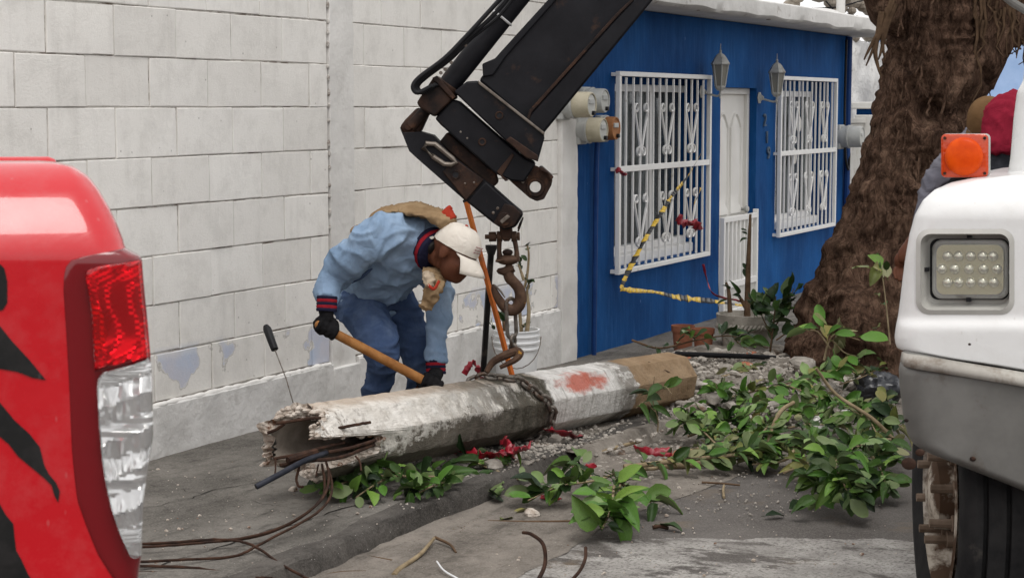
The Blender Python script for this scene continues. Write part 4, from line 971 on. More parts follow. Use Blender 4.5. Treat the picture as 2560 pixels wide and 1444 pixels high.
jf = folds(.02, 4.6, 3, (1, 1, 1.25)); jf2 = folds(.006, 9, 9, (1.5, 1.2, .7))
obj('jacket', remesh(j, .0075, 8, lambda c: jf(c) + jf2(c)), M['denim_light'], man)
# hem band, pocket flap
mb = MB(); limb(mb, [P(924, 752, 8.12), P(930, 736, 8.11)], [(.148, .17), (.152, .176)], 28); obj('jacket_hem', remesh(mb, .008, 3, folds(.005, 8, 2)), M['denim_light'], man)
pk = catmull([P(880, 706, 7.83), P(905, 690, 7.79), P(930, 672, 7.765)], 4); obj('pocket', MB().tube(pk, lerps([.004, .011, .004], len(pk)), 8), M['jeans'], man)
t = MB()
limb(t, [P(925, 735, 8.13), P(915, 775, 8.1)], [(.14, .17), (.13, .165)], 18)
limb(t, [P(895, 748, 8.1), P(925, 808, 7.95), P(957, 878, 7.82), P(952, 925, 7.85), P(938, 1000, 7.92), P(928, 1118, 7.99)], [.12, .098, .077, .064, .06, .062])
limb(t, [P(980, 755, 8.15), P(1018, 820, 8.11), P(1044, 888, 8.05), P(1046, 950, 8.09), P(1040, 1105, 8.2)], [.11, .085, .068, .054, .056])
tf = folds(.012, 5, 6, (.8, .8, 1.9)); obj('jeans', remesh(t, .0075, 4, lambda c: tf(c)), M['jeans'], man)
for q in (P(928, 1118, 7.99), P(1040, 1105, 8.2)):
    x = Vector((q.x, q.y, 0)); mb = MB(); limb(mb, [x + Vector((-.03, .03, .06)), x + Vector((0, 0, .05)), x + Vector((.09, -.09, .045)), x + Vector((.14, -.14, .035))], [.05, .05, .045, .03]); obj('boot', remesh(mb, .01, 3), M['boot'], man)
def bands(pts, r, cols, name):
    n = len(cols); a, c = pts
    for i, m in enumerate(cols): obj(name, MB().tube([a.lerp(c, i / n), a.lerp(c, (i + .5) / n), a.lerp(c, (i + 1) / n)], [r, r * 1.05, r], 18), M[m], man, 70)
bands((P(818, 740, 7.7), P(816, 778, 7.69)), .042, ['knit_navy', 'knit_red', 'knit_navy', 'knit_red', 'knit_navy'], 'cuff_band')
bands((P(1089, 898, 7.92), P(1090, 935, 7.91)), .042, ['knit_navy', 'knit_red', 'knit_navy', 'knit_red', 'knit_navy'], 'cuff_band')
bands((P(1074, 616, 7.83), P(1096, 634, 7.78)), .092, ['knit_navy', 'knit_red', 'knit_navy'], 'collar_band')
# cap
mb = MB(); rings = []; cc = hc + hu * .02 - hf * .004
for i in range(11):
    a = math.pi / 2 * i / 10; ring = []
    for k in range(28):
        q = 2 * math.pi * k / 28; bul = 1 + .06 * math.cos(q) * math.sin(a * 2)
        ring.append(cc + R3 @ Vector((.105 * math.cos(q) * math.cos(a) ** .72 * bul, .086 * math.sin(q) * math.cos(a) ** .72, .1 * math.sin(a) + .004 * N3(math.cos(q) * 4, math.sin(q) * 4, a * 3))))
    rings.append(ring)
mb.loft(rings); capo = obj('cap', mb, M['cap'], man, 80); sm = capo.modifiers.new('thick', 'SOLIDIFY'); sm.thickness = .004
mb = MB(); rings = []
for i in range(9):
    q = math.radians(-62 + 124 * i / 8); row = []
    for k in range(6):
        d = k / 5; ex = .1 + .078 * d * math.cos(q * .9) ** .5; w = .086 + .004 * d
        row.append(cc + R3 @ Vector((ex * (.35 + .65 * math.cos(q)) if k else .104 * math.cos(q), w * math.sin(q), -.006 - .016 * d - .028 * math.sin(q) ** 2 * d - .03 * d * d)))
    rings.append(row)
mb.loft(rings, closed=False); br = obj('cap_brim', mb, M['cap'], capo, 80); sm = br.modifiers.new('thick', 'SOLIDIFY'); sm.thickness = .005
obj('cap_button', MB().ell(cc + hu * .101, (.008, .008, .005), 8, 5, R3), M['red_cloth'], capo)
mb = MB()                                     # faded embroidered letters on the cap front
for x0, wv in ((-.03, .012), (-.012, .012), (.006, .012), (.024, .01)):
    for dz in (0, .012, .024):
        a1 = (x0) / .088; p0 = cc + R3 @ Vector((.107 * math.cos(a1) * .985, .088 * math.sin(a1), .025 + dz)); p1 = cc + R3 @ Vector((.107 * math.cos(a1 + wv / .088) * .985, .088 * math.sin(a1 + wv / .088), .025 + dz))
        mb.tube([p0, p1], .0022, 5)
o = obj('cap_lettering', mb, simple('faded_embroidery', (.36, .2, .2), rough=.9), capo); o['kind'] = 'stuff'
obj('hair', MB().ell(hc + R3 @ Vector((-.085, 0, -.025)), (.02, .058, .036), 14, 8, R3), M['hair'], man)
obj('cap_strap', MB().tube([cc + R3 @ Vector((-.098, y, -.004 - 3 * y * y)) for y in (-.045, -.025, 0, .025, .045)], .006, 6, flat=1.8), M['cap'], capo)
# neck cloths
mb = MB(); limb(mb, [P(1122, 560, 7.72), P(1100, 540, 7.76), P(1060, 528, 7.8), P(1010, 519, 7.84), P(965, 527, 7.88), P(920, 556, 7.93), P(882, 578, 7.98)], [(.03, .05), (.018, .07), (.016, .08), (.015, .085), (.014, .07), (.012, .05), (.008, .035)], 16)
obj('neck_cloth', remesh(mb, .007, 3, folds(.012, 15, 4, (.6, 1, 1))), M['tan_cloth'], man)
mb = MB(); mb.prism([P(1102, 552, 7.73), P(1100, 530, 7.73), P(1120, 513, 7.72), P(1135, 545, 7.71), P(1118, 560, 7.71)], (0.01, .03, 0)); obj('cloth_tip', remesh(mb, .006, 3, folds(.005, 30, 4)), M['red_cloth'], man)
mb = MB(); limb(mb, [P(1076, 676, 7.78), P(1088, 697, 7.72), P(1084, 720, 7.67), P(1072, 748, 7.67), P(1056, 776, 7.69)], [(.025, .04), (.028, .04), (.022, .036), (.02, .032), (.01, .02)], 16)
obj('neckerchief', remesh(mb, .006, 3, folds(.014, 20, 8)), M['tan_cloth'], man)
mb = MB(); limb(mb, [P(1070, 682, 7.7), P(1073, 700, 7.66), P(1080, 718, 7.63)], [(.015, .022), (.02, .024), (.01, .016)], 14); obj('neckerchief_knot', remesh(mb, .006, 2, folds(.01, 26, 8)), M['cream_cloth'], man)
mb = MB(); mb.tube(catmull([P(1070, 712, 7.63), P(1085, 722, 7.61), P(1098, 702, 7.63)], 4), .007, 8, flat=.6); obj('neckerchief_trim', mb, M['red_cloth'], man)
# shovel handle and gloves
sa, sb = P(798, 812, 7.655), P(1092, 968, 7.74)
shv = thing('wooden_handle', 'round wooden tool handle held by the bent worker', 'tool handle', sb)
obj('shaft', MB().tube([sa, sa.lerp(sb, .3), sa.lerp(sb, .7), sb + (sb - sa) * .12], [.0195, .0205, .0205, .019], 16), M['wood'], shv); obj('butt', MB().ell(sa, (.0195, .0195, .0195), 12, 8), M['wood'], shv)
ax = sb - sa
def glove(c, ax, wrist, out):
    mb = fist(c, ax, wrist - c, out); limb(mb, [c + (wrist - c).normalized() * .03, wrist], [.03, .032], 12); obj('glove', remesh(mb, .0045, 2, folds(.0025, 40, 3)), M['glove'], man)
glove(sa.lerp(sb, .065), ax, P(816, 776, 7.69), Vector((0, -1, 0)))
glove(sa.lerp(sb, .955) + Vector((0, 0.0, .004)), ax, P(1091, 930, 7.9), Vector((0, -1, 0)))
# ---- second worker behind the lorry's wing
M['brown_cap'] = fabric('brown_cap', (.11, .062, .028), (.17, .1, .05), 9); M['maroon'] = fabric('maroon_shirt', (.19, .012, .028), (.27, .02, .04), 6); M['grey_sleeve'] = fabric('grey_sleeve', (.1, .1, .125), (.18, .175, .2), 7)
M['grey_trouser'] = fabric('dark_grey_trousers', (.03, .032, .04), (.05, .052, .06), 7)
f2 = Vector((-.42, -.78, -.42)).normalized(); u2 = Vector((-.12, -.2, .9)); u2 = (u2 - f2 * u2.dot(f2)).normalized(); h2 = P(2470, 318, 8.3)
b = MB(); R2 = head_mesh(b, h2, f2, u2)
limb(b, [P(2530, 350, 8.15), P(2500, 335, 8.17), h2 - u2 * .05], [.07, .06, .055])
pel = P(2585, 640, 8.15)
limb(b, [pel, P(2570, 450, 8.15), P(2540, 330, 8.1)], [(.12, .15), (.13, .16), (.08, .12)])
limb(b, [P(2520, 300, 7.92), P(2492, 480, 7.85), P(2450, 600, 7.9)], [.055, .045, .03]); limb(b, [P(2440, 350, 8.5), P(2345, 455, 8.45), P(2300, 575, 8.35), P(2262, 635, 8.3), P(2256, 660, 8.29)], [.05, .042, .032, .034, .02])
ft = pel + Vector((0, 0, -1)); g0 = -.06
for dx in (-.1, .12): limb(b, [pel + Vector((dx, 0, -.05)), Vector((pel.x + dx * 1.1, pel.y - .04, .38)), Vector((pel.x + dx * 1.2, pel.y, .0))], [.09, .055, .04])
w2_ = obj('person', remesh(b, .0095, 2), M['skin']); tag(w2_, 'worker in maroon shirt and brown cap half hidden behind the white truck', 'person')
mb = MB(); limb(mb, [pel + Vector((0, 0, .02)), P(2575, 450, 8.15), P(2555, 320, 8.1), P(2540, 290, 8.08)], [(.16, .18), (.17, .2), (.15, .17), (.1, .12)], 18); limb(mb, [P(2550, 280, 8.0), P(2518, 300, 7.92), P(2500, 350, 7.88), P(2498, 392, 7.86)], [.1, .1, .085, .08])
obj('shirt', remesh(mb, .011, 4, folds(.012, 9, 2)), M['maroon'], w2_)
mb = MB(); limb(mb, [P(2505, 360, 7.88), P(2494, 440, 7.86), P(2488, 500, 7.85), P(2450, 595, 7.9)], [.06, .058, .052, .04]); obj('sleeve', remesh(mb, .01, 3, folds(.008, 14, 2)), M['grey_trouser'], w2_)
mb = MB(); limb(mb, [P(2450, 345, 8.5), P(2385, 398, 8.47), P(2336, 458, 8.45), P(2312, 530, 8.4), P(2300, 578, 8.35)], [.075, .062, .056, .046, .038]); obj('sleeve', remesh(mb, .01, 3, folds(.01, 14, 7)), M['grey_sleeve'], w2_)
mb = MB()
for dx in (-.1, .12): limb(mb, [pel + Vector((dx * .6, 0, .05)), pel + Vector((dx, 0, -.1)), Vector((pel.x + dx * 1.1, pel.y - .04, .38)), Vector((pel.x + dx * 1.2, pel.y, .02))], [.13, .11, .08, .07])
obj('trousers', remesh(mb, .012, 3, folds(.01, 9, 3)), M['grey_trouser'], w2_)
for dx in (-.12, .145):
    x = Vector((pel.x + dx, pel.y, g0)); mb = MB(); limb(mb, [x + Vector((.02, .02, .07)), x + Vector((0, 0, .05)), x + Vector((-.09, -.05, .045)), x + Vector((-.14, -.08, .035))], [.05, .05, .045, .03]); obj('boot', remesh(mb, .012, 3), M['boot'], w2_)
mb = MB(); hh = P(2250, 652, 8.3)                                    # open hand with five fingers
mb.ell(hh, (.028, .02, .04), 10, 8)
for i, l in enumerate((.05, .06, .056, .045)): mb.tube([hh + Vector((-.022 + .015 * i, -.004, -.03)), hh + Vector((-.026 + .016 * i, -.014, -.03 - l * .5)), hh + Vector((-.022 + .015 * i, -.03, -.03 - l))], [.009, .0085, .007], 8)
mb.tube([hh + Vector((.022, -.01, .0)), hh + Vector((.03, -.03, -.02)), hh + Vector((.022, -.04, -.045))], [.011, .01, .008], 8); obj('hand', remesh(mb, .004, 2), M['skin'], w2_)
mb = MB(); rings = []; c2 = h2 + u2 * .02
for i in range(10):
    a = math.pi / 2 * i / 9; rings.append([c2 + R2 @ Vector((.108 * math.cos(q) * math.cos(a) ** .75, .09 * math.sin(q) * math.cos(a) ** .75, .118 * math.sin(a))) for q in [2 * math.pi * k / 26 for k in range(26)]])
mb.loft(rings); c_ = obj('cap', mb, M['brown_cap'], w2_, 80)
mb = MB(); rings = []
for i in range(9):
    q = math.radians(-62 + 124 * i / 8)
    rings.append([c2 + R2 @ Vector(((.1 + .075 * d * math.cos(q * .9) ** .5) * (.35 + .65 * math.cos(q)) if d else .105 * math.cos(q), .088 * math.sin(q), -.006 - .014 * d - .026 * math.sin(q) ** 2 * d - .028 * d * d)) for d in (0, .25, .5, .75, 1)])
mb.loft(rings, closed=False); br = obj('cap_brim', mb, M['brown_cap'], c_, 80); sm = br.modifiers.new('thick', 'SOLIDIFY'); sm.thickness = .005
pb = max((c2 + R2 @ Vector((.108 * math.cos(q) * math.cos(.42) ** .75, .09 * math.sin(q) * math.cos(.42) ** .75, .118 * math.sin(.42))) for q in [k * .1 for k in range(63)]), key=lambda p_: p_.x * .45 - p_.y); mb = MB(); mb.ell(pb, (.004, .004, .004), 8, 6); mb = MB().box((-.014, -.006, -.012), (.014, .006, .012)); o = obj('cap_patch', mb, M['cream_cloth'], c_); o.location = pb; o.rotation_euler = (-.45, 0, .35)
# ------------------------------------------------------------------ tree
def m_bark():
    s = NT('fibrous_bark'); p = s.pos()
    v = s.scale(p, (1, 1, .6)); n = s.noise(v, 8, 10, .74, 1.2); n2 = s.noise(s.scale(p, (1, 1, .3)), 34, 8, .75, .8)
    c = s.ramp(n, (.32, (.042, .025, .018)), (.5, (.16, .095, .066)), (.68, (.36, .23, .16)))
    c = s.mix(s.ramp(n2, (.36, .8), (.55, 0)), c, (.016, .010, .008)); vv = s.vor(s.scale(s.mix(.3, p, s.n('ShaderNodeTexNoise').outputs['Color']), (1, 1, .55)), 15, 'DISTANCE_TO_EDGE'); c = s.mix(s.ramp(vv, (.0, .4), (.03, 0)), c, (.012, .008, .006))
    c = s.mix(s.ramp(s.noise(p, 2.2, 4), (.55, 0), (.75, .45)), c, (.15, .095, .062))
    s.col(c); s.setv(rough=.95, spec=.04); s.bump(s.math('ADD', s.math('ADD', n, s.math('MULTIPLY', n2, .7)), s.math('MINIMUM', s.math('MULTIPLY', vv, 2), .1)), 1, .06); return s.m
M['bark'] = m_bark()
M['root'] = simple('hanging_root', (.05, .03, .018), (.12, .075, .045), 14, .9)
TZ = 11.3
prof = [(-420, 2268, 2560), (-300, 2250, 2535), (-120, 2235, 2510), (0, 2230, 2485), (100, 2234, 2478), (200, 2216, 2465), (300, 2190, 2434), (400, 2166, 2416), (480, 2132, 2402), (540, 2112, 2394), (580, 2092, 2390), (612, 2062, 2388), (690, 2048, 2394), (722, 2012, 2402), (790, 1990, 2420), (860, 1972, 2440), (930, 1962, 2455), (1000, 1956, 2460)]
tb = P(2205, 900, TZ); tb.z = gz(3.1)
tree = thing('street_tree', 'massive brown fibrous tree trunk with hanging roots beside the blue house', 'tree', tb)
def trow(y):
    for (y0, a0, b0), (y1, a1, b1) in zip(prof, prof[1:]):
        if y0 <= y <= y1: k = (y - y0) / (y1 - y0); k = k * k * (3 - 2 * k); return a0 + (a1 - a0) * k, b0 + (b1 - b0) * k
mb = MB(); rings = []; NA, NR = 170, 210
kn = [(P(2335, 285, TZ - .3), .12, -.16), (P(2330, 335, TZ - .34), .17, .07), (P(2060, 610, TZ - .2), .16, .07), (P(2000, 760, TZ - .3), .2, .06), (P(2105, 720, TZ - .45), .22, .07), (P(2150, 830, TZ - .5), .2, .07), (P(2210, 600, TZ - .35), .2, -.05), (P(2250, 760, TZ - .5), .25, .05), (P(2180, 480, TZ - .3), .12, .04)]
for i in range(NR + 1):
    y = 1000 - 1420 * i / NR; xl, xr = trow(max(-420, y)); a, c = P(xl, y, TZ), P(xr, y, TZ); ctr = (a + c) / 2; r = (c - a).length / 2; ring = []
    for k in range(NA):
        t = 2 * math.pi * k / NA; d = Vector((math.cos(t), math.sin(t), 0)); p = ctr + d * r
        q = Vector((p.x * 1.0, p.y * 1.0, p.z * .42))
        low = max(0, (y - 500) / 400)
        dsp = .035 * fbm(q * 3.2, 3) + .05 * (1 - 2 * abs(noise.noise(Vector((p.x * 6, p.y * 6, p.z * 1.8)) + Vector((0, 0, noise.noise(p * 2) * 2))))) + .017 * (1 - 2 * abs(noise.noise(Vector((p.x * 19, p.y * 19, p.z * 3.4)))))
        dsp += -.04 + .016 * (1 - low) * (1 - 2 * abs(noise.noise(Vector((p.x * 3, p.y * 3, p.z * 17))))) + low * (.1 * fbm(p * 4.2 + Vector((3, 1, 0)), 4)) + .012 * fbm(p * 22, 3)
        for kc, kr, ka in kn:
            w = (p - kc).length / kr
            if w < 1: dsp += ka * (1 - w * w) ** 2
        ring.append(p + d * dsp * min(1, r / .3))
    rings.append(ring)
mb.loft(rings); obj('trunk', mb, M['bark'], tree, 75)
def rbranch(pts, rr, n=16, name='limb'):
    pp = catmull(pts, 6); rs = lerps(rr, len(pp)); m = MB(); m.tube(pp, rs, n)
    for v in m.v: v += Vector((N3(v.x * 8, v.y * 8, v.z * 4), N3(v.x * 8 + 5, v.y * 8, v.z * 4), 0)) * .03
    return obj(name, m, M['bark'], tree, 75)
rbranch([P(2290, 60, TZ), P(2225, 20, TZ - .1), P(2190, -40, TZ - .15), P(2130, -200, TZ - .3), P(1950, -600, TZ - .8), P(1700, -1000, TZ - 1.2)], [.16, .13, .12, .13, .1, .04])
rbranch([P(2400, 110, TZ), P(2480, 60, TZ - .05), P(2550, -10, TZ - .1), P(2700, -200, TZ - .3), P(2900, -600, TZ - .6), P(3100, -1000, TZ)], [.18, .16, .15, .14, .1, .04])
rbranch([P(2400, -380, TZ), P(2420, -600, TZ + .2), P(2380, -900, TZ + .5), P(2450, -1200, TZ + .6)], [.3, .22, .14, .05])
rbranch([P(2430, -60, TZ), P(2455, 60, TZ - .1), P(2470, 150, TZ - .15), P(2474, 225, TZ - .15)], [.2, .17, .12, .03]); rbranch([P(2520, -80, TZ - .1), P(2515, 20, TZ - .15), P(2500, 110, TZ - .2), P(2495, 170, TZ - .2)], [.16, .14, .09, .02]); rbranch([P(2570, -80, TZ - .1), P(2560, 20, TZ - .15), P(2545, 80, TZ - .2), P(2540, 120, TZ - .2)], [.13, .11, .07, .02])
rs = random.Random(11)
mb = MB()
for i in range(150):                          # curtain of fine roots hanging right of the trunk
    x0 = rs.uniform(2405, 2575); y0 = rs.uniform(-60, 60); L = rs.uniform(60, 190) * (1.1 if x0 < 2480 else .75); Z = TZ - rs.uniform(-.1, .3); pts = []
    for k in range(6): pts.append(P(x0 + k * rs.uniform(-5, 4) * 1.1, y0 + L * k / 5, Z))
    mb.tube(pts, lerps([.012, .008, .003], 6), 5)
o = obj('root_curtain', mb, M['root'], tree); o['kind'] = 'stuff'
mb = MB()
for i in range(60):
    y0 = rs.uniform(-100, 560); xl, xr = trow(y0); x0 = rs.uniform(xl + 10, xr - 10); u = (x0 - (xl + xr) / 2) / ((xr - xl) / 2); Z = TZ - math.sqrt(max(.02, 1 - u * u)) * (xr - xl) / 2 * TZ / FPX * 1.02 - .012
    L = rs.uniform(40, 170); pts = []
    for k in range(7): pts.append(P(x0 - .12 * L * k / 6 + rs.uniform(-5, 5), y0 + L * k / 6, Z - .006 * rs.random()))
    mb.tube(catmull(pts, 2), rs.uniform(.003, .009), 5)
o = obj('bark_root', mb, M['bark'], tree); o['kind'] = 'stuff'
for pts in (((2232, 0), (2214, 50), (2196, 95), (2180, 130), (2165, 165)), ((2222, 20), (2212, 60), (2192, 90), (2172, 125), (2160, 150)), ((2240, 10), (2216, 70), (2205, 120), (2196, 150)), ((2205, 30), (2196, 80), (2188, 130), (2196, 170), (2202, 192)), ((2218, 40), (2206, 100), (2212, 150))):
    obj('aerial_root', MB().tube(catmull([P(x, y, TZ - .35) for x, y in pts], 4), lerps([.02, .014, .004], 4 * (len(pts) - 1) + 1), 6), M['root'], tree)
# ------------------------------------------------------------------ leaves
def m_leaf(name, ca, cb, cc, under):
    s = NT(name); r = s.rnd(); c = s.ramp(r, (0, ca), (.6, cb), (1, cc))
    o = s.obc(); c = s.mix(s.ramp(s.noise(o, 30, 4), (.45, 0), (.7, .35)), c, tuple(v * .55 for v in ca))
    b = s.n('ShaderNodeNewGeometry').outputs['Backfacing']; u = s.ramp(r, (0, under), (1, tuple(v * 1.35 for v in under)))
    tn = s.ramp(s.noise(s.scale(o, (1, 1, 1)), 7, 6, .7), (.56, 0), (.7, .6)); c = s.mix(tn, c, tuple(v * .8 + .03 for v in under)); s.col(s.mix(b, c, u)); s.setv(rough=.42, spec=.22); s.bump(s.noise(s.scale(o, (1, 3, 1)), 60, 3), .25, .002); return s.m
M['leaf'] = m_leaf('ficus_leaf', (.026, .058, .013), (.055, .115, .022), (.12, .21, .04), (.12, .16, .065))
M['leaf_bright'] = m_leaf('fresh_leaf', (.05, .13, .018), (.09, .21, .03), (.2, .32, .06), (.15, .22, .08))
M['leaf_dark'] = m_leaf('dark_leaf', (.01, .024, .008), (.018, .042, .012), (.035, .07, .02), (.05, .075, .03))
M['leaf_yellow'] = m_leaf('wilting_leaf', (.1, .12, .03), (.16, .18, .05), (.25, .22, .07), (.2, .2, .1))
M['twig'] = simple('pale_twig', (.2, .15, .09), (.34, .27, .17), 16, .85, bump=.3, bsc=60)
M['twig_dark'] = simple('brown_twig', (.07, .042, .025), (.14, .09, .055), 16, .85)
def leaf_mesh(seed, w=.3, curl=.25, fold=.25):
    q = random.Random(seed); mb = MB(); rows = []; prof_ = ((0, .04), (.1, .45), (.3, .86), (.52, 1.0), (.74, .86), (.9, .5), (1, .03))
    for i, (x, k) in enumerate(prof_):
        z = -curl * x * x + .03 * q.uniform(-1, 1); h = w * k; s_ = .04 * q.uniform(-1, 1) * k
        rows.append([(x, h, z + fold * h + s_), (x, h * .5, z + fold * h * .35), (x, 0, z - .01), (x, -h * .5, z + fold * h * .35), (x, -h, z + fold * h - s_)])
    mb.loft(rows, closed=False); mb.tube([(-.22, 0, .0), (0, 0, -.005)], .014, 4); return mb.mesh('leaf', 80)
LEAVES = {}
for mn in ('leaf', 'leaf_bright', 'leaf_dark', 'leaf_yellow'):
    LEAVES[mn] = []
    for i in range(7):
        me = leaf_mesh(i * 3 + 1, (.27, .31, .34, .29, .25, .33, .3)[i], (.1, .25, .45, -.15, .7, .18, .35)[i], (.15, .4, .7, .05, .95, .2, .35)[i]); me.materials.append(M[mn]); LEAVES[mn].append(me)
LR = random.Random(21)
def add_leaf(parent, pos, direc, size, kinds, face=None):
    x = Vector(direc).normalized(); nrm = Vector((LR.gauss(0, .55), LR.gauss(-.45, .5), 1.0 + LR.gauss(0, .4))) if face is None else Vector(face) + Vector((LR.gauss(0, .3), LR.gauss(0, .3), LR.gauss(0, .3)))
    z = nrm - x * nrm.dot(x); z = z.normalized() if z.length > .1 else x.orthogonal().normalized(); y = z.cross(x)
    m = Matrix((x, y, z)).transposed().to_4x4() @ Matrix.Scale(size * (LR.uniform(.45, .8) if LR.random() < .35 else LR.uniform(.8, 1.25)), 4) @ Matrix.Diagonal((1, LR.uniform(.72, 1.15), LR.uniform(.4, 1.8), 1)); m.translation = Vector(pos) + x * .2 * size
    o = obj('leaf', LR.choice(LEAVES[LR.choice(kinds)]), None, parent); o.matrix_basis = m; return o
def GH(px, py, h):                            # point above the ground on the ray through a pixel
    z = 0
    for _ in range(4): p = G(px, py, z + h); off = to_off(p); z = gz_at(p) - (.08 if off > CURB else 0)
    return p
NLEAF = 0
def branch(name, label, stems, n, size, kinds, cat='branch', group='fallen branches on the pavement', r=.007, twig='twig', Z=None, spread=1.0, tip=.35):
    global NLEAF
    def pt(q): return P(q[0], q[1], Z + (q[2] if len(q) > 2 else 0)) if Z else GH(*q)
    paths = [catmull([pt(q) for q in st], 5) for st in stems]
    root = thing(name, label, cat, paths[0][0], group)
    tot = sum((a[-1] - a[0]).length for a in paths)
    for pi, pp in enumerate(paths):
        obj('stem', MB().tube(pp, lerps([r * (1 if pi == 0 else .75), r * .35], len(pp)), 6), M[twig], root, 70)
        k = max(3, round(n * (pp[-1] - pp[0]).length / tot))
        for i in range(k):
            u = tip * LR.random() + (1 - tip) * (1 - LR.random() ** 1.5); j = min(len(pp) - 2, int(u * (len(pp) - 1))); a = pp[j].lerp(pp[j + 1], LR.random()); d = (pp[j + 1] - pp[j]).normalized()
            sd = d.cross(Vector((0, 0, 1))); sd = sd.normalized() if sd.length > .1 else Vector((1, 0, 0))
            dr_ = d * LR.uniform(.1, 1) + sd * LR.choice((-1, 1)) * LR.uniform(.3, 1.1) + Vector((0, 0, LR.gauss(.15, .45)))
            if not Z and a.z + dr_.normalized().z * size < gz_at(a) - .06: dr_.z = abs(dr_.z) * .3
            pos = a + Vector((LR.gauss(0, 1), LR.gauss(0, 1), abs(LR.gauss(0, 1)) * .5)) * size * .22 * spread
            add_leaf(root, pos, dr_, size, kinds); NLEAF += 1
    return root
B = ['leaf', 'leaf', 'leaf_bright']
branch('fallen_branch', 'leafy branch lying along the kerb under the broken pole end', [[(1330, 1196, .05), (1150, 1192, .06), (1000, 1190, .07), (880, 1190, .06), (795, 1200, .05)], [(1010, 1190, .07), (960, 1165, .1), (930, 1150, .12)], [(1150, 1192, .06), (1080, 1215, .04), (1040, 1235, .03)], [(1250, 1180, .08), (1200, 1160, .1), (1170, 1145, .12)], [(890, 1192, .06), (840, 1215, .05), (800, 1235, .03)], [(970, 1192, .07), (930, 1215, .05), (890, 1242, .03)], [(870, 1188, .06), (830, 1172, .08), (790, 1188, .06)], [(1240, 1196, .05), (1225, 1220, .04), (1200, 1240, .03)], [(1310, 1192, .05), (1270, 1165, .08), (1250, 1150, .1)]], 210, .08, B + ['leaf_dark'], tip=.75)
branch('fallen_branch', 'big-leaved bright branch lying in front across the kerb', [[(1640, 1170, .05), (1560, 1178, .08), (1490, 1200, .09), (1400, 1215, .08), (1320, 1250, .05)], [(1560, 1178, .08), (1545, 1230, .09), (1520, 1290, .07), (1505, 1320, .05)], [(1490, 1200, .09), (1450, 1170, .12), (1420, 1150, .14)], [(1540, 1200, .09), (1590, 1230, .07), (1640, 1265, .03)]], 104, .095, ['leaf', 'leaf_bright', 'leaf', 'leaf_dark'], r=.008)
branch('fallen_branch', 'fresh green sprig drooping over the grey road, nearest the camera', [[(1535, 1215, .1), (1530, 1255, .11), (1520, 1290, .09)]], 22, .1, ['leaf_bright'], tip=.8)
branch('fallen_branch', 'dense branch beside the truck bumper', [[(2250, 1095, .1), (2160, 1110, .16), (2090, 1150, .18), (2110, 1210, .14), (2130, 1250, .08)], [(2090, 1150, .18), (2060, 1200, .12), (2050, 1270, .05)], [(2160, 1110, .16), (2200, 1170, .12), (2220, 1230, .05)], [(2090, 1150, .18), (2030, 1110, .2), (2000, 1100, .2)]], 230, .085, ['leaf', 'leaf', 'leaf_dark', 'leaf_bright'])
branch('fallen_branch', 'long branch lying across the rubble towards the truck', [[(1560, 1168, .05), (1700, 1150, .07), (1850, 1135, .08), (2000, 1115, .1), (2235, 1095, .12)], [(1850, 1135, .08), (1900, 1090, .14), (1930, 1050, .2)], [(1990, 1118, .1), (1960, 1150, .06), (1880, 1160, .04)]], 200, .075, ['leaf', 'leaf_bright', 'leaf_yellow', 'leaf'], r=.012)
branch('fallen_branch', 'bright leafy branch rising from the middle of the rubble', [[(1720, 1090, .03), (1800, 1060, .1), (1860, 1040, .15), (1900, 1000, .2)], [(1800, 1060, .1), (1840, 1080, .1), (1920, 1100, .08)], [(1800, 1060, .1), (1740, 1050, .12), (1700, 1065, .1)]], 130, .075, ['leaf', 'leaf_bright', 'leaf_bright', 'leaf_dark'])
branch('fallen_branch', 'slender upright twig with few leaves before the pale pole end', [[(1642, 1092, .02), (1645, 1050, .1), (1632, 1000, .2), (1636, 940, .33)], [(1634, 990, .22), (1660, 965, .28), (1680, 985, .26)], [(1640, 1030, .14), (1610, 1005, .2), (1590, 1020, .18)]], 12, .085, ['leaf', 'leaf_dark'], r=.004, spread=.3)
branch('fallen_branch', 'tangled branch over the rubble left of the black bag', [[(1760, 1000, .05), (1850, 985, .12), (1960, 960, .18), (2080, 930, .22), (2150, 900, .25)], [(1850, 985, .12), (1890, 1010, .1), (1980, 1030, .1), (2080, 1040, .12)], [(1960, 960, .18), (2040, 990, .16), (2140, 1030, .14), (2230, 1080, .1)]], 250, .078, ['leaf', 'leaf', 'leaf_bright', 'leaf_yellow', 'leaf_bright'])
branch('fallen_branch', 'dark branch in front of the terracotta and concrete pots', [[(1580, 850, 0), (1650, 870, -.1), (1740, 850, -.1), (1830, 840, -.1), (1920, 870, 0)], [(1740, 850, -.1), (1720, 830, -.1), (1700, 825, -.1)], [(1830, 840, -.1), (1850, 860, -.2), (1880, 880, -.3)]], 42, .085, ['leaf_dark', 'leaf'], Z=11.0, twig='twig_dark')
branch('fallen_branch', 'pale green sprout with round fruit at the foot of the tree', [[(2060, 900, 0), (2070, 860, 0), (2090, 835, 0), (2150, 850, 0)], [(2080, 850, 0), (2110, 880, 0), (2140, 890, 0)], [(2075, 870, 0), (2045, 830, 0), (2020, 825, 0)]], 22, .13, ['leaf_bright', 'leaf_yellow'], Z=10.2)
branch('fallen_branch', 'thin spray of leaves against the trunk beside the truck', [[(2225, 860, 0), (2215, 760, 0), (2205, 690, 0), (2190, 660, 0)]], 12, .1, ['leaf', 'leaf_yellow'], Z=9.6, r=.005)
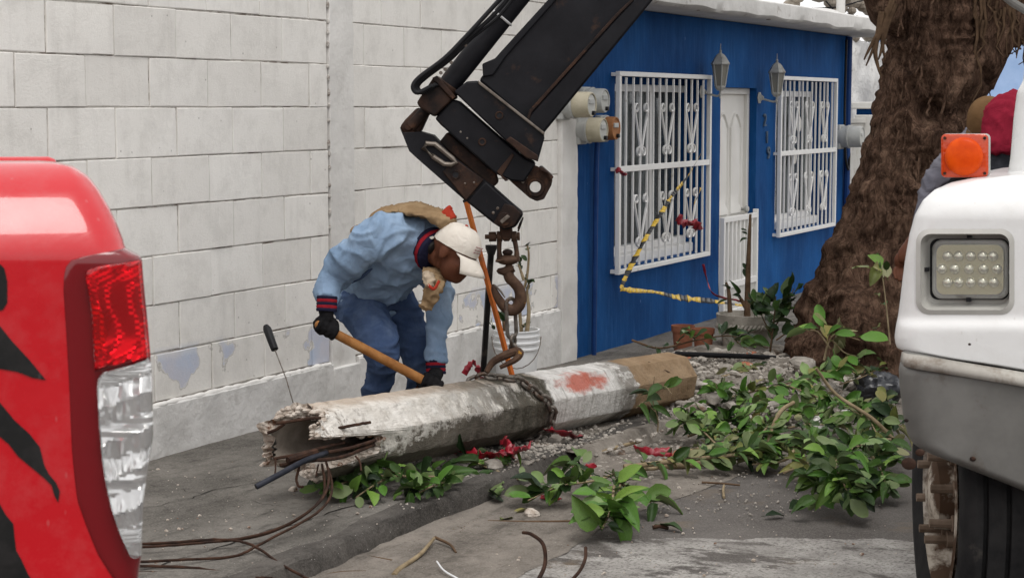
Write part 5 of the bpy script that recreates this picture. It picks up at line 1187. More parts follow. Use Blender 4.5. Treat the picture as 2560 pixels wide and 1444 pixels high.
branch('fallen_branch', 'low leafy spray between the bent pale stem and the rubble', [[(1700, 1130, .03), (1790, 1110, .06), (1880, 1085, .1), (1960, 1070, .12)], [(1790, 1110, .06), (1760, 1080, .1), (1720, 1050, .12)], [(1880, 1085, .1), (1900, 1130, .06), (1830, 1150, .04)], [(1960, 1070, .12), (2040, 1060, .14), (2120, 1070, .12)]], 150, .07, ['leaf', 'leaf', 'leaf_bright', 'leaf_dark', 'leaf_yellow'])
branch('fallen_branch', 'leaves scattered over the rubble below the concrete pot', [[(1760, 950, .06), (1830, 935, .1), (1920, 915, .12), (2010, 905, .14)], [(1830, 935, .1), (1880, 965, .1), (1960, 985, .1)], [(2100, 960, .14), (2160, 940, .16), (2220, 910, .18)]], 90, .07, ['leaf', 'leaf_dark', 'leaf_yellow'])
branch('fallen_branch', 'sparse branch fringing the rubble before the truck', [[(1960, 1180, .03), (2040, 1150, .05), (2120, 1130, .08), (2230, 1160, .08)], [(2040, 1150, .05), (2020, 1190, .04)]], 60, .075, ['leaf', 'leaf_yellow'])
branch('potted_shrub', 'dark green shrub growing between the concrete pot and the trunk', [[(1925, 880, .2), (1935, 800, .2), (1940, 740, .2)], [(1935, 820, .2), (1965, 770, .2), (1985, 720, .2)], [(1930, 840, .2), (1905, 790, .2), (1895, 760, .2)], [(1940, 850, .1), (1975, 830, .1), (1990, 860, .1)]], 62, .11, ['leaf_dark', 'leaf_dark', 'leaf'], 'shrub', None, Z=11.3, twig='twig_dark')
branch('fallen_branch', 'leafy spray on the rubble right of the upright twig', [[(1690, 1040, .04), (1740, 1020, .08), (1800, 1000, .12), (1850, 985, .14)], [(1740, 1020, .08), (1760, 1050, .08), (1810, 1080, .06)], [(1800, 1000, .12), (1790, 960, .16)]], 90, .07, ['leaf', 'leaf_dark', 'leaf_bright'])
branch('fallen_branch', 'dark leafy tangle against the bumper below the black bag', [[(2100, 1010, .1), (2160, 1020, .14), (2215, 1040, .16), (2260, 1070, .16)], [(2160, 1020, .14), (2190, 1080, .12), (2230, 1140, .1)], [(2215, 1040, .16), (2225, 990, .2)]], 110, .075, ['leaf', 'leaf_dark', 'leaf', 'leaf_yellow'])
# dropped single leaves
for i, (x, y, k) in enumerate(((1385, 1255, 'leaf_yellow'), (1330, 1275, 'leaf_yellow'), (1245, 1210, 'leaf_yellow'), (735, 1425, 'leaf_bright'), (1640, 1310, 'leaf_dark'), (2010, 1255, 'leaf_dark'), (1905, 1290, 'leaf_dark'), (1250, 1300, 'leaf_yellow'))):
    p = GH(x, y, .012); o = add_leaf(None, p, (LR.uniform(-1, 1), LR.uniform(-1, 1), .05), .08, [k], (0, -.2, 1)); o.name = 'fallen_leaf'
    o.matrix_basis = o.matrix_basis
    tag(o, 'loose leaf on the ground, ' + ('yellowing, left of the bright front branch', 'yellowing, nearest the pale stone by the front branch', 'yellowing, at the right end of the kerb branch', 'small green one at the bottom edge among the rusty strands', 'dark, right of the bright sprig on the road', 'dark, left of the branch by the bumper', 'dark, on the road before the bumper branch', 'yellowing, alone on the beige gutter')[i], 'leaf', 'loose fallen leaves')
# crown high above the picture
mb = MB(); cr = random.Random(4)
for i in range(2600):
    a = cr.random() * 6.283; rad = 3.2 * math.sqrt(cr.random()); h = 4.6 + 1.9 * cr.random() + .8 * N3(math.cos(a) * rad, math.sin(a) * rad, 0); c = Vector((2.4 + math.cos(a) * rad, 11.8 + math.sin(a) * rad, h))
    if N3(c.x * .9, c.y * .9, c.z * .9) < -.12: continue
    for k in range(2):
        d = Vector((cr.gauss(0, 1), cr.gauss(0, 1), cr.gauss(-.3, .6))).normalized(); s_ = d.cross(Vector((cr.gauss(0, .5), cr.gauss(0, .5), 1))).normalized() * .04; l = .11; q = c + Vector((cr.gauss(0, .08), cr.gauss(0, .08), cr.gauss(0, .08)))
        mb.add([q, q + d * l * .5 + s_, q + d * l, q + d * l * .5 - s_], [(0, 1, 2, 3)])
obj('crown', mb, M['leaf'], tree, 0)
# ------------------------------------------------------------------ rubble
M['stone'] = simple('concrete_rubble', (.22, .2, .175), (.5, .46, .41), 7, .95, bump=.7, bsc=70, bdist=.006, dirt=(.2, .13, .09), dlo=.58, dhi=.7, dsc=11)
M['stone_red'] = simple('brick_fragment', (.3, .1, .06), (.42, .18, .11), 14, .95, bump=.6, bsc=60)
M['soil'] = simple('rubble_dust', (.15, .13, .11), (.3, .27, .235), 9, .97, bump=1, bsc=26, bdist=.03)
rub = thing('rubble_heap', 'heap of broken concrete and stones behind the pole', 'rubble', GH(1950, 960, 0))
def rub_h(p): return 0
# dusty mound under the stones, built over the ground area
mt0, mt1, mo0, mo1 = -.5, 4.2, .35, 2.1
def mound(t, o):
    e = min(1, max(.12, (t - .75) / 1.0)) * min(1, max(0, (mt1 - t) / .5)) * min(1, max(0, (t - mt0) / .3)) * min(1, max(0, (o - mo0) / .4)) * min(1, max(0, (mo1 - o) / .35))
    return e * (.10 + .05 * fbm((t * 2, o * 2, 1), 3)) + .012 * fbm((t * 16, o * 16, 3), 3) * e - .012
ts2 = [mt0 + (mt1 - mt0) * i / 90 for i in range(91)]; os2 = [mo0 + (mo1 - mo0) * i / 44 for i in range(45)]
g_ = grid(ts2, os2, lambda t, o: gz(t) - (.08 if o > CURB + .05 else 0) * .9 + mound(t, o))
for v in g_.v: q = wp(v.x, -v.y, v.z); v.x, v.y, v.z = q
obj('mound', g_, M['soil'], rub, 80)
SM = []
for i in range(9):
    me = chip(1, i * 7 + 2, 8, 6, .8).mesh('stone', 22); me.materials.append(M['stone']); SM.append(me)
RSM = chip(1, 77, 8, 6, .8).mesh('stone', 22); RSM.materials.append(M['stone_red'])
sr = random.Random(8)
def on_heap(px, py):
    p = GH(px, py, 0)
    for _ in range(5):
        q = p - WA; t, o = q.dot(WD), q.dot(WN); h = mound(t, o) if mt0 < t < mt1 and mo0 < o < mo1 else 0
        p = GH(px, py, max(0, h))
    return p
n = 0; tries = 0; placed = []
while n < 290 and tries < 5000:
    tries += 1
    if n < 215: px, py = sr.uniform(1640, 2230), 885 + 150 * sr.random() ** 1.4
    else: px, py = sr.uniform(1080, 1720), sr.uniform(1085, 1175)
    p = on_heap(px, py)
    sz = (sr.uniform(.016, .036) if sr.random() < .75 else sr.uniform(.038, .07)) * (1 if n < 215 else .72)
    o = obj('stone', RSM if sr.random() < .035 else sr.choice(SM), None, rub)
    o.matrix_basis = Matrix.Translation(p + Vector((0, 0, sz * .3))) @ Matrix.Rotation(sr.random() * 6.28, 4, 'Z') @ Matrix.Rotation(sr.uniform(-.7, .7), 4, 'X') @ Matrix.Diagonal((sz * sr.uniform(.8, 1.3), sz * sr.uniform(.7, 1), sz * sr.uniform(.55, .9), 1)); n += 1
mb = MB(); small = [chip(1, i + 40, 5, 3, .8) for i in range(6)]
for i in range(6200):
    if i < 3900: px, py = sr.uniform(1630, 2235), 882 + 190 * sr.random() ** 1.2
    elif i < 5700: px, py = sr.uniform(1070, 1780), sr.gauss(1118, 34)
    else: px, py = sr.uniform(1000, 2000), sr.uniform(1150, 1290)
    p = on_heap(px, min(py, 1300)); sz = sr.uniform(.005, .019) * (1 if i < 3900 else .8 if i < 5700 else .4); rot = Matrix.Rotation(sr.random() * 6.28, 3, 'Z') @ Matrix.Rotation(sr.uniform(-1, 1), 3, 'X'); c = sr.choice(small)
    mb.add([p + rot @ (v * sz) + Vector((0, 0, sz * .4)) for v in c.v], c.f)
o = obj('gravel', mb, M['stone'], rub, 0); o['kind'] = 'stuff'
mb = MB()                                     # white crumbs and grit strewn over pavement and road
for i in range(420):
    px, py = sr.uniform(370, 2240), 1130 + 310 * sr.random(); p = GH(px, py, 0); sz = sr.uniform(.0015, .0045) if sr.random() < .9 else sr.uniform(.006, .01); c = sr.choice(small)
    mb.add([p + v * sz + Vector((0, 0, sz * .3)) for v in c.v], c.f)
tag(obj('grit', mb, M['broken'], None, 0), 'pale crumbs of concrete strewn over pavement and road', 'grit', kind='stuff')
for i, (px, py, sz, lab) in enumerate(((733, 1222, .017, 'small white concrete lump on the pavement below the broken pole'), (1330, 1283, .03, 'pale stone under the bright front branch'), (395, 1172, .009, 'tiny white chip on the pavement beside the pickup light'), (1655, 1152, .02, 'white stone beside the thick pale stick'), (1115, 1300, .011, 'white pebble in the gutter litter'))):
    o = obj('concrete_lump', chip(sz, i + 5, 9, 7).mesh('concrete_lump', 25), M['broken']); o.location = GH(px, py, sz * .5); tag(o, lab, 'stone', 'loose pale stones')
# ------------------------------------------------------------------ litter, twigs, wires
def twig(name, pts, r, m, label, cat='twig', group='twigs and wires on the ground', k=5):
    pp = catmull([GH(*q) for q in pts], k); mb = MB(); rr = r if hasattr(r, '__len__') else [r, r * .6]
    mb.tube(pp, lerps(rr, len(pp)), 7); return tag(obj(name, mb, M[m], None, 70), label, cat, group)
twig('stick', [(1560, 1168, .02), (1700, 1160, .025), (1830, 1150, .03)], [.016, .02, .014], 'twig', 'thick pale stick lying along the edge of the rubble', 'stick')
twig('stick', [(1490, 1135, .03), (1540, 1118, .05), (1600, 1102, .06)], [.01, .008], 'twig', 'pale branch stump poking out above the bright front branch', 'stick')
twig('twig', [(985, 1438, .005), (1000, 1420, .01), (1050, 1385, .02), (1085, 1345, .03)], [.011, .006], 'twig', 'forked pale twig at the bottom edge below the kerb')
twig('twig', [(1088, 1342, .03), (1125, 1360, .02), (1140, 1380, .008)], [.006, .004], 'twig_dark', 'short bent brown twig above the forked pale twig')
twig('twig', [(890, 1385, .006), (930, 1392, .008), (980, 1402, .006)], [.004, .007], 'twig_dark', 'thin brown twig in the gutter litter')
twig('twig', [(780, 1444, .006), (850, 1430, .008), (915, 1428, .006)], [.005, .005], 'twig_dark', 'dark rod at the bottom edge left of the forked twig')
twig('twig', [(1220, 1302, .006), (1330, 1303, .006), (1450, 1301, .006)], [.005, .004], 'twig_dark', 'long straight dark rod on the beige gutter')
twig('twig', [(1755, 1205, .006), (1810, 1208, .01), (1850, 1212, .006)], [.005, .004], 'twig_dark', 'small twig at the edge of the asphalt')
twig('twig', [(1810, 1212, .01), (1808, 1225, .006), (1810, 1242, .004)], [.005, .006], 'twig', 'pale stub of twig hanging over the asphalt edge')
twig('twig', [(1632, 1317, .006), (1650, 1315, .008), (1670, 1319, .006)], [.008, .007], 'rebar', 'short rusty bar on the grey road')
twig('wire', [(1340, 1460, .01), (1362, 1410, .05), (1358, 1360, .11), (1330, 1335, .13), (1308, 1330, .12)], [.0075, .006], 'rebar', 'curved rusty wire rising from the bottom edge, the larger of two')
twig('wire', [(1428, 1450, .02), (1450, 1425, .04), (1463, 1395, .06), (1464, 1368, .08)], [.006, .006], 'rebar', 'curved rusty wire at the bottom edge, the smaller of two')
twig('wire', [(1145, 1446, .01), (1110, 1425, .02), (1092, 1402, .03)], [.004, .003], 'white_plastic', 'thin white cord curling at the bottom edge')
twig('hose', [(1690, 884, .1), (1800, 888, .12), (1900, 892, .12), (2015, 900, .1)], [.016, .016], 'black_plastic', 'black hose lying along the top of the rubble', 'hose')
twig('hose', [(2150, 900, .12), (2180, 882, .2), (2210, 895, .2), (2222, 930, .14)], [.02, .02], 'black_plastic', 'black hoop of hose beside the truck above the black bag', 'hose')
twig('branch_stem', [(1920, 1150, .04), (1925, 1090, .14), (1950, 1030, .24), (1985, 1005, .28)], [.012, .009], 'twig', 'bent pale stem standing in the leaves right of the rubble', 'stick')
twig('branch_stem', [(2235, 1100, .1), (2180, 1045, .2), (2090, 985, .3), (2040, 920, .42)], [.01, .007], 'twig', 'long slanting stem in front of the black bag', 'stick')
mb = MB(); lr = random.Random(3)              # dry litter in the gutter
for i in range(130):
    px = lr.uniform(860, 1200); py = 1395 - (px - 860) * .28 + lr.gauss(0, 9); p = GH(px, py, .006); a = lr.random() * 3.14; l = lr.uniform(.01, .035)
    mb.tube([p, p + Vector((math.cos(a) * l * .5, math.sin(a) * l * .5, .004)), p + Vector((math.cos(a) * l, math.sin(a) * l, 0))], .0014, 4)
tag(obj('dry_litter', mb, M['twig_dark'], None, 0), 'dry brown plant litter along the foot of the kerb', 'litter', kind='stuff')
def film(name, c1, c2, rough=.35): return simple(name, c1, c2, 18, rough, spec=.5, bump=.3, bsc=50)
M['red_film'] = film('red_plastic_tape', (.2, .004, .014), (.34, .012, .028)); M['bag_black'] = film('black_bag_film', (.018, .02, .025), (.04, .043, .05), .28); M['bag_white'] = film('white_bag_film', (.62, .6, .58), (.72, .7, .68)); M['yellow'] = film('yellow_tape', (.62, .4, .03), (.7, .47, .06)); M['tape_black'] = film('black_tape_stripe', (.012, .012, .012), (.02, .02, .02))
def ribbon(pts, w, seed, crump=.5, thick=.0012, flip=0):
    q = random.Random(seed); pp = catmull(pts, 7); rows = []; a = q.random() * 3
    for i, p in enumerate(pp):
        t = (pp[min(i + 1, len(pp) - 1)] - pp[max(0, i - 1)]).normalized(); a += q.gauss(flip, crump); s_ = t.cross(Vector((0, 0, 1))); s_ = s_.normalized() if s_.length > .05 else Vector((1, 0, 0)); n_ = s_.cross(t); d = s_ * math.cos(a) + n_ * math.sin(a); ww = w * q.uniform(.45, 1)
        rows.append([p - d * ww / 2, p - d * ww * .15 + n_ * w * .14 * q.gauss(0, 1), p + d * ww * .2 + n_ * w * .14 * q.gauss(0, 1), p + d * ww / 2])
    return rows
def red(pts, w, seed, label, crump=.55, pf=GH):
    mb = MB(); mb.loft(ribbon([pf(*q) for q in pts], w, seed, crump), closed=False); o = tag(obj('red_tape', mb, M['red_film'], None, 40), label, 'tape', 'torn red plastic tape'); sm = o.modifiers.new('t', 'SOLIDIFY'); sm.thickness = .0015; return o
red([(1125, 1122, .03), (1170, 1130, .05), (1215, 1138, .05), (1262, 1130, .07), (1290, 1150, .05), (1312, 1145, .04)], .05, 1, 'crumpled red tape on the gravel under the middle of the pole')
red([(1258, 1098, .09), (1270, 1112, .1), (1290, 1128, .07), (1325, 1112, .06)], .06, 2, 'red tape standing up in a twist under the pole')
red([(1365, 1075, .06), (1410, 1082, .06), (1460, 1098, .05), (1525, 1115, .04)], .055, 3, 'long flat red tape right of the chain', .2)
red([(1585, 1120, .05), (1625, 1128, .05), (1680, 1130, .05)], .05, 4, 'red tape strip behind the upright twig', .3)
red([(1430, 1170, .04), (1460, 1168, .05), (1490, 1162, .05)], .04, 5, 'short red tape behind the bright front branch', .4)
red([(1352, 1240, .02), (1380, 1240, .03), (1400, 1244, .02)], .035, 6, 'red scrap under the bright front branch')
red([(1160, 935, 9.9), (1182, 905, 9.9), (1200, 935, 9.9), (1196, 950, 9.9)], .07, 7, 'red and white scrap of plastic at the foot of the digging bar', .7, P)
red([(2030, 1060, .1), (2022, 1070, .1), (2035, 1076, .1)], .04, 8, 'tiny red scrap on the white bag')
red([(1975, 900, .1), (1990, 912, .1), (2005, 905, .1)], .03, 9, 'dark red scrap on top of the rubble', .5)
def sheetbag(name, px, py, h, sx, sz, m, seed, label, cat='bag', flat=.55):
    c = GH(px, py, h); mb = MB(); mb.ell((0, 0, 0), (sx, sx * .7, sz), 40, 26)
    for v in mb.v:
        k = 1 + .34 * (1 - 2 * abs(noise.noise(v / sx * 1.6 + Vector((seed, 0, 0))))) + .16 * (1 - 2 * abs(noise.noise(v / sx * 4.1 + Vector((0, seed, 0))))); v *= k * .85; v += c
    return tag(obj(name, mb, M[m], None, 30), label, cat)
sheetbag('rubbish_bag', 2195, 972, .08, .13, .085, 'bag_black', 3, 'shiny black plastic bag beside the truck bumper')
sheetbag('rubbish_bag', 2060, 1062, .06, .075, .04, 'bag_white', 5, 'crumpled white plastic bag among the leaves left of the truck')
sheetbag('rubbish_bag', 2135, 1030, .06, .06, .03, 'bag_white', 8, 'small white plastic scrap near the slanting stem')
sheetbag('rubbish_bag', 1975, 1020, .06, .05, .035, 'stone_red', 9, 'pink and white crumpled packet on the rubble', 'packet')
# caution tape and bows on the window cage
def wpx(px, py, off): t, z = W(px, py, off); return wp(t, off, z)
def caution(pts, w, seed, label, k=6, pat=None):
    root = thing('caution_tape', label, 'tape', pts[-1], 'yellow and black caution tape'); pp = catmull(pts, k); q = random.Random(seed); rows = []; a = .4
    for i, p in enumerate(pp):
        t = (pp[min(i + 1, len(pp) - 1)] - pp[max(0, i - 1)]).normalized(); a += q.gauss(0, .13); up = Vector((0, 0, 1)) if abs(t.z) < .95 else WD
        s_ = (up - t * up.dot(t)).normalized(); n_ = s_.cross(t); d = s_ * math.cos(a * .8) + n_ * math.sin(a * .8); ww = w * (1 + .2 * q.gauss(0, 1)) * (1 if not pat else .35 + .75 * abs(math.cos(i * .17))); rows.append((p + d * ww / 2 + t * ww * .35, p - d * ww / 2 - t * ww * .35))
    mats = ('yellow', 'tape_black')
    for c in (0, 1):
        mb = MB()
        for i in range(len(rows) - 1):
            if ((i // 3) % 2 if not pat else int(pat[min(i, len(pat) - 1)])) == c: (a0, b0), (a1, b1) = rows[i], rows[i + 1]; mb.add([a0, b0, b1, a1], [(0, 1, 2, 3)])
        o = obj(('yellow_stripes', 'black_stripes')[c], mb, M[mats[c]], root, 60); sm = o.modifiers.new('t', 'SOLIDIFY'); sm.thickness = .001; o['kind'] = 'stuff'
    return root
caution([wpx(1752, 385, .15), wpx(1720, 440, .15), wpx(1680, 490, .16), wpx(1655, 530, .16), wpx(1620, 585, .17), wpx(1590, 640, .17), wpx(1565, 690, .17), wpx(1552, 722, .18)], .03, 2, 'striped caution tape stretched diagonally across the near window grille', 9)
caution([wpx(1552, 722, .18), wpx(1590, 726, .2), wpx(1640, 730, .22), wpx(1690, 742, .24), wpx(1740, 748, .28), wpx(1800, 755, .34), wpx(1860, 764, .4), wpx(1905, 770, .45)], .042, 5, 'yellow caution tape sagging below the window to the concrete pot', 5, '0000000000001100110001110011000000000000000')
caution([wpx(1752, 470, .15), wpx(1745, 490, .15), wpx(1735, 510, .15)], .06, 9, 'scrap of caution tape tied to the right of the near window grille', 4)
red([(1695, 540, .16), (1705, 555, .17), (1720, 560, .17), (1735, 556, .17), (1748, 575, .16)], .09, 12, 'red bow tied to the lower right of the near window grille', .25, wpx)
red([(1540, 422, .16), (1548, 428, .17), (1556, 432, .17), (1562, 438, .16)], .05, 13, 'red knot of tape on the left edge of the near window grille', .4, wpx)
red([(1758, 660, .12), (1768, 700, .14), (1785, 735, .2), (1840, 750, .3), (1900, 765, .45)], .022, 14, 'thin red tape trailing from the window to the concrete pot', .2, wpx)
# ------------------------------------------------------------------ pots
M['terracotta'] = simple('terracotta', (.2, .075, .045), (.3, .12, .07), 8, .85, bump=.3, bsc=40, dirt=(.3, .2, .15), dlo=.6, dhi=.72)
M['pot_concrete'] = simple('weathered_pot_concrete', (.27, .25, .215), (.46, .43, .38), 7, .95, bump=.8, bsc=30, bdist=.01, dirt=(.11, .1, .075), dlo=.52, dhi=.68)
def pot(px, py, Z, r, h, m, label, rope=False):
    b = P(px, py, Z); root = thing('plant_pot', label, 'pot', b, 'pots by the house door')
    pr = [(r * .72, 0), (r * .76, h * .05), (r * .93, h * .78), (r * 1.02, h * .79), (r * 1.06, h), (r * .95, h), (r * .9, h * .86), (.001, h * .84)]
    obj('body', MB().lathe(pr, 30, b), M[m], root, 40)
    obj('soil', MB().lathe([(r * .9, h * .87), (r * .4, h * .92), (.001, h * .93)], 18, b), M['hollow'], root)
    if rope:
        mb = MB()
        for s_ in (0, math.pi): mb.tube([b + Vector((math.cos(a) * (r * .96 + .012 * math.cos(a * 22 + s_)), math.sin(a) * (r * .96 + .012 * math.cos(a * 22 + s_)), h * .74 + .012 * math.sin(a * 22 + s_))) for a in [2 * math.pi * k / 260 for k in range(260)]], .011, 6, closed=True)
        obj('rope_moulding', mb, M['pot_concrete'], root, 70)
    return b, root
pot(1707, 884, 12.2, .075, .19, 'terracotta', 'small terracotta pot standing left against the blue wall')
pot(1758, 882, 11.9, .07, .16, 'terracotta', 'small terracotta pot half hidden by dark leaves')
pb_, pr_ = pot(1865, 895, 11.9, .185, .29, 'pot_concrete', 'large weathered concrete pot with rope moulding before the door', True)
branch('potted_sapling', 'thin brown sapling stem growing from the concrete pot', [[(1868, 790, 0), (1870, 690, 0), (1873, 600, 0), (1876, 535, 0)], [(1866, 770, 0), (1845, 735, 0)], [(1825, 780, 0), (1822, 730, 0), (1815, 705, 0)]], 8, .07, ['leaf_dark'], 'plant', None, .022, 'twig_dark', 11.9, .2)
mb = MB(); q0 = BK + Vector((.05, 0, BKH * .85))
branch('bucket_plant', 'pale bent plant stems growing from the white bucket', [[(1315, 850, 0), (1322, 780, 0), (1318, 730, 0), (1324, 700, 0)], [(1305, 850, 0), (1300, 760, 0), (1316, 700, 0), (1322, 640, 0), (1318, 612, 0)], [(1262, 850, 0), (1240, 830, 0), (1230, 815, 0)], [(1310, 700, 0), (1296, 660, 0)], [(1290, 850, 0), (1310, 810, 0)]], 12, .065, ['leaf_dark'], 'plant', None, .014, 'twig', BK.y, .4)
branch('red_flower_stem', 'dark red stem in the white bucket behind the orange pole', [[(1268, 850, 0), (1262, 815, 0), (1258, 800, 0)]], 3, .06, ['leaf_dark'], 'plant', None, .02, 'twig_dark', BK.y - .03, .4)
# knife-like tool leaning on the wall
hd = thing('hand_tool', 'black-handled thin steel rod leaning on the wall left of the worker', 'tool', P(738, 1024, 7.9))
obj('handle', MB().tube([P(664, 814, 8.35), P(668, 822, 8.34), P(680, 855, 8.3), P(687, 873, 8.28)], [.012, .019, .018, .017], 12), M['black_plastic'], hd)
obj('rod', MB().tube([P(687, 873, 8.28), P(715, 945, 8.1), P(738, 1024, 7.9)], .0026, 6), M['steel_dark'], hd)
# ------------------------------------------------------------------ vehicles
def m_paint(name, c1, rough=.25, coat=.6, dust=(.4, .36, .32), amt=.25):
    s = NT(name); p = s.pos(); c = s.mix(s.math('MULTIPLY', s.ramp(s.noise(p, 14, 8, .7), (.45, 0), (.8, 1)), amt), c1, dust)
    c = s.mix(s.ramp(s.vor(s.scale(p, (1, 1, .45)), 42), (.05, amt * 1.2), (.12, 0)), c, dust)
    s.col(c); s.setv(rough=s.ramp(s.noise(p, 6, 4), (.3, rough * .8), (.7, rough * 1.6)), spec=.25, coat=coat, coatr=.04); s.b.inputs['Coat IOR'].default_value = 1.5; s.bump(s.math('ADD', s.noise(p, 3.5, 2), s.math('MULTIPLY', s.noise(p, 16, 3, .5, 1), .3)), .18, .02); return s.m
M['red_paint'] = m_paint('red_car_paint', (.52, .004, .011), .2, .8, (.5, .2, .2), .2); M['black_decal'] = m_paint('black_decal', (.008, .008, .008), .4, .2, (.12, .1, .1), .2)
M['white_paint'] = m_paint('white_truck_paint', (.74, .74, .73), .28, .3, (.42, .39, .34), .2)
M['bumper'] = simple('dull_aluminium_bumper', (.125, .122, .114), (.18, .176, .165), 5, .5, metal=.15, bump=.12, bsc=40, dirt=(.09, .065, .045), dlo=.55, dhi=.78, dsc=8, stretch=(1, 1, 1))
s = NT('red_lens'); s.col((.8, .004, .012)); s.setv(rough=.06, trans=.9, ior=1.45, spec=.5, coat=.3); M['red_lens'] = s.m
s = NT('clear_lens'); s.col((.9, .9, .9)); s.setv(rough=.08, trans=.93, ior=1.42, spec=.5); M['clear_lens'] = s.m
s = NT('dark_red_lens'); s.col((.17, .003, .007)); s.setv(rough=.1, spec=.4, coat=.5); M['dark_lens'] = s.m
def m_refl():
    s = NT('lamp_reflector'); s.col((.9, .9, .89)); s.setv(rough=.16, metal=.72); return s.m
M['reflector'] = m_refl()
class Face:                                    # a vehicle face: photo pixels -> points on its own plane, w metres proud
    def __init__(s, o, n): s.o = Vector(o); s.n = Vector(n).normalized(); s.l = Vector((-s.n.y, s.n.x, 0)).normalized()
    def at(s, px, py, w=0): d = ray(px, py); k = ((s.o - CAM).dot(s.n)) / d.dot(s.n); return CAM + d * k + s.n * w
    def pillow(s, poly, w0, rad, depth, rows=40, cols=30, skip=None, sides=(1, 1, 1, 1), back=None, exp=.5, fy=None):
        ys = [p[1] for p in poly]; y0, y1 = min(ys), max(ys); pts = poly + [poly[0]]; mb = MB(); grid_ = []
        for i in range(rows + 1):
            u = i / rows; y = y0 + (y1 - y0) * (.5 - .5 * math.cos(math.pi * u)) if sides[2] and sides[3] else y0 + (y1 - y0) * (u ** 1.4 if sides[2] else u)
            y = min(max(y, y0 + .5), y1 - .5); xs = []
            for (xa, ya), (xb, yb) in zip(pts, pts[1:]):
                if (ya <= y < yb) or (yb <= y < ya): xs.append(xa + (xb - xa) * (y - ya) / (yb - ya))
            xl, xr = min(xs), max(xs); row = []
            for j in range(cols + 1):
                v = j / cols; v = .5 - .5 * math.cos(math.pi * v) if sides[0] and sides[1] else (1 - (1 - v) ** 1.6 if sides[1] else v ** 1.6 if sides[0] else v)
                row.append((xl + (xr - xl) * v, y, xl, xr))
            grid_.append(row)
        sc_ = (s.o - CAM).length / FPX; A_ = []
        for row in grid_:
            for (x, y, xl, xr) in row:
                dr = 0
                for k, dist in enumerate((x - xl, xr - x, y - y0, y1 - y)):
                    if sides[k]:
                        q = max(0, 1 - dist * sc_ / rad[k]); dr = max(dr, (1 - math.sqrt(max(0, 1 - q * q))) * depth[k])
                A_.append(s.at(x, y, w0 - dr + (fy(x, y) if fy else 0)))
        n = cols + 1; mb.v = A_; mb.f = []
        for i in range(rows):
            for j in range(cols):
                if skip:
                    cx = sum(grid_[a][b][0] for a in (i, i + 1) for b in (j, j + 1)) / 4; cy = sum(grid_[a][b][1] for a in (i, i + 1) for b in (j, j + 1)) / 4
                    if skip(cx, cy): continue
                mb.f.append((i * n + j, i * n + j + 1, (i + 1) * n + j + 1, (i + 1) * n + j))
        if back:                               # carry the rim backwards so the panel is a body
            loop = [j for j in range(n)] + [i * n + cols for i in range(1, rows + 1)] + [rows * n + j for j in range(cols - 1, -1, -1)] + [i * n for i in range(rows - 1, 0, -1)]
            o = len(mb.v); mb.v += [mb.v[i] + Vector(back) for i in loop]; m = len(loop)
            for k in range(m): mb.f.append((loop[k], loop[(k + 1) % m], o + (k + 1) % m, o + k))
            mb.f.append(tuple(range(o, o + m)))
        return mb
# ---- red pickup, rear corner of its bed
pn = Vector((.27, -.963, 0)); pf = Face(P(382, 1000, 2.62), pn)
pk = thing('pickup_truck', 'glossy red pickup truck with black claw stripes, rear corner at the left edge', 'pickup truck', (pf.o.x, pf.o.y, -.1))
zq = lambda x, y: (x * .7365, y * .7365 + 380)
body = [(-900, 412), (90, 411), (150, 414), (195, 424), (232, 448), (258, 482), (282, 525), (300, 565), (315, 605), (318, 622), (330, 640), (345, 700), (352, 900), (352, 1200), (345, 1900), (-900, 1900)]
lampz = [(215, 470), (217, 420), (224, 388), (242, 366), (290, 352), (400, 334), (430, 331), (487, 360), (492, 440), (507, 600), (517, 700), (523, 860), (524, 960), (516, 1020), (502, 1100), (490, 1200), (486, 1300), (485, 1390), (478, 1430), (472, 1500), (440, 1500), (380, 1440), (330, 1360), (290, 1260), (262, 1180), (250, 1080), (243, 1000), (235, 800), (225, 620)]
lamp_px = [zq(*q) for q in lampz]
backv = -pn * .055
obj('bed_side', pf.pillow(body, 0, (.1, .05, .05, .1), (0, .05, .05, 0), 90, 46, None, (0, 1, 1, 0), backv, fy=lambda x, y: -.085 * max(0, (640 - y) / 228) ** 1.35 - .012 * max(0, 1 - abs(y - 640) / 14) * 0), M['red_paint'], pk, 50)
for i, poly in enumerate(([(0, 380), (15, 395), (25, 440), (25, 510), (10, 535), (-40, 545), (-40, 370)], [(-40, 560), (0, 590), (40, 640), (100, 705), (155, 772), (110, 765), (60, 745), (0, 735), (-40, 725)],
        [(-40, 810), (0, 850), (50, 910), (100, 955), (135, 1000), (150, 1060), (165, 1090), (190, 1120), (203, 1150), (198, 1187), (185, 1165), (175, 1130), (150, 1105), (120, 1080), (60, 1030), (30, 990), (0, 965), (-40, 940)],
        [(-40, 1120), (0, 1195), (20, 1230), (45, 1260), (50, 1310), (55, 1350), (72, 1380), (95, 1430), (125, 1475), (150, 1560), (-40, 1560)])):
    mb = MB(); pts = []
    for a, b_ in zip(poly, poly[1:] + poly[:1]):
        for k in range(4): x = a[0] + (b_[0] - a[0]) * k / 4 + 3 * N3(a[0] + k, a[1], i); y = a[1] + (b_[1] - a[1]) * k / 4 + 3 * N3(a[1] + k, a[0], i); pts.append((x, y))
    mb.prism([pf.at(*zq(x, y), .0015) for x, y in pts], -pn * .001); obj('stripe', mb, M['black_decal'], pk, 0)
lamp = obj('tail_light', pf.pillow(lamp_px, .004, (.01, .03, .02, .02), (.004, .035, .012, 0), 60, 24, None, (1, 1, 1, 0), backv * .6), M['dark_lens'], pk, 50)
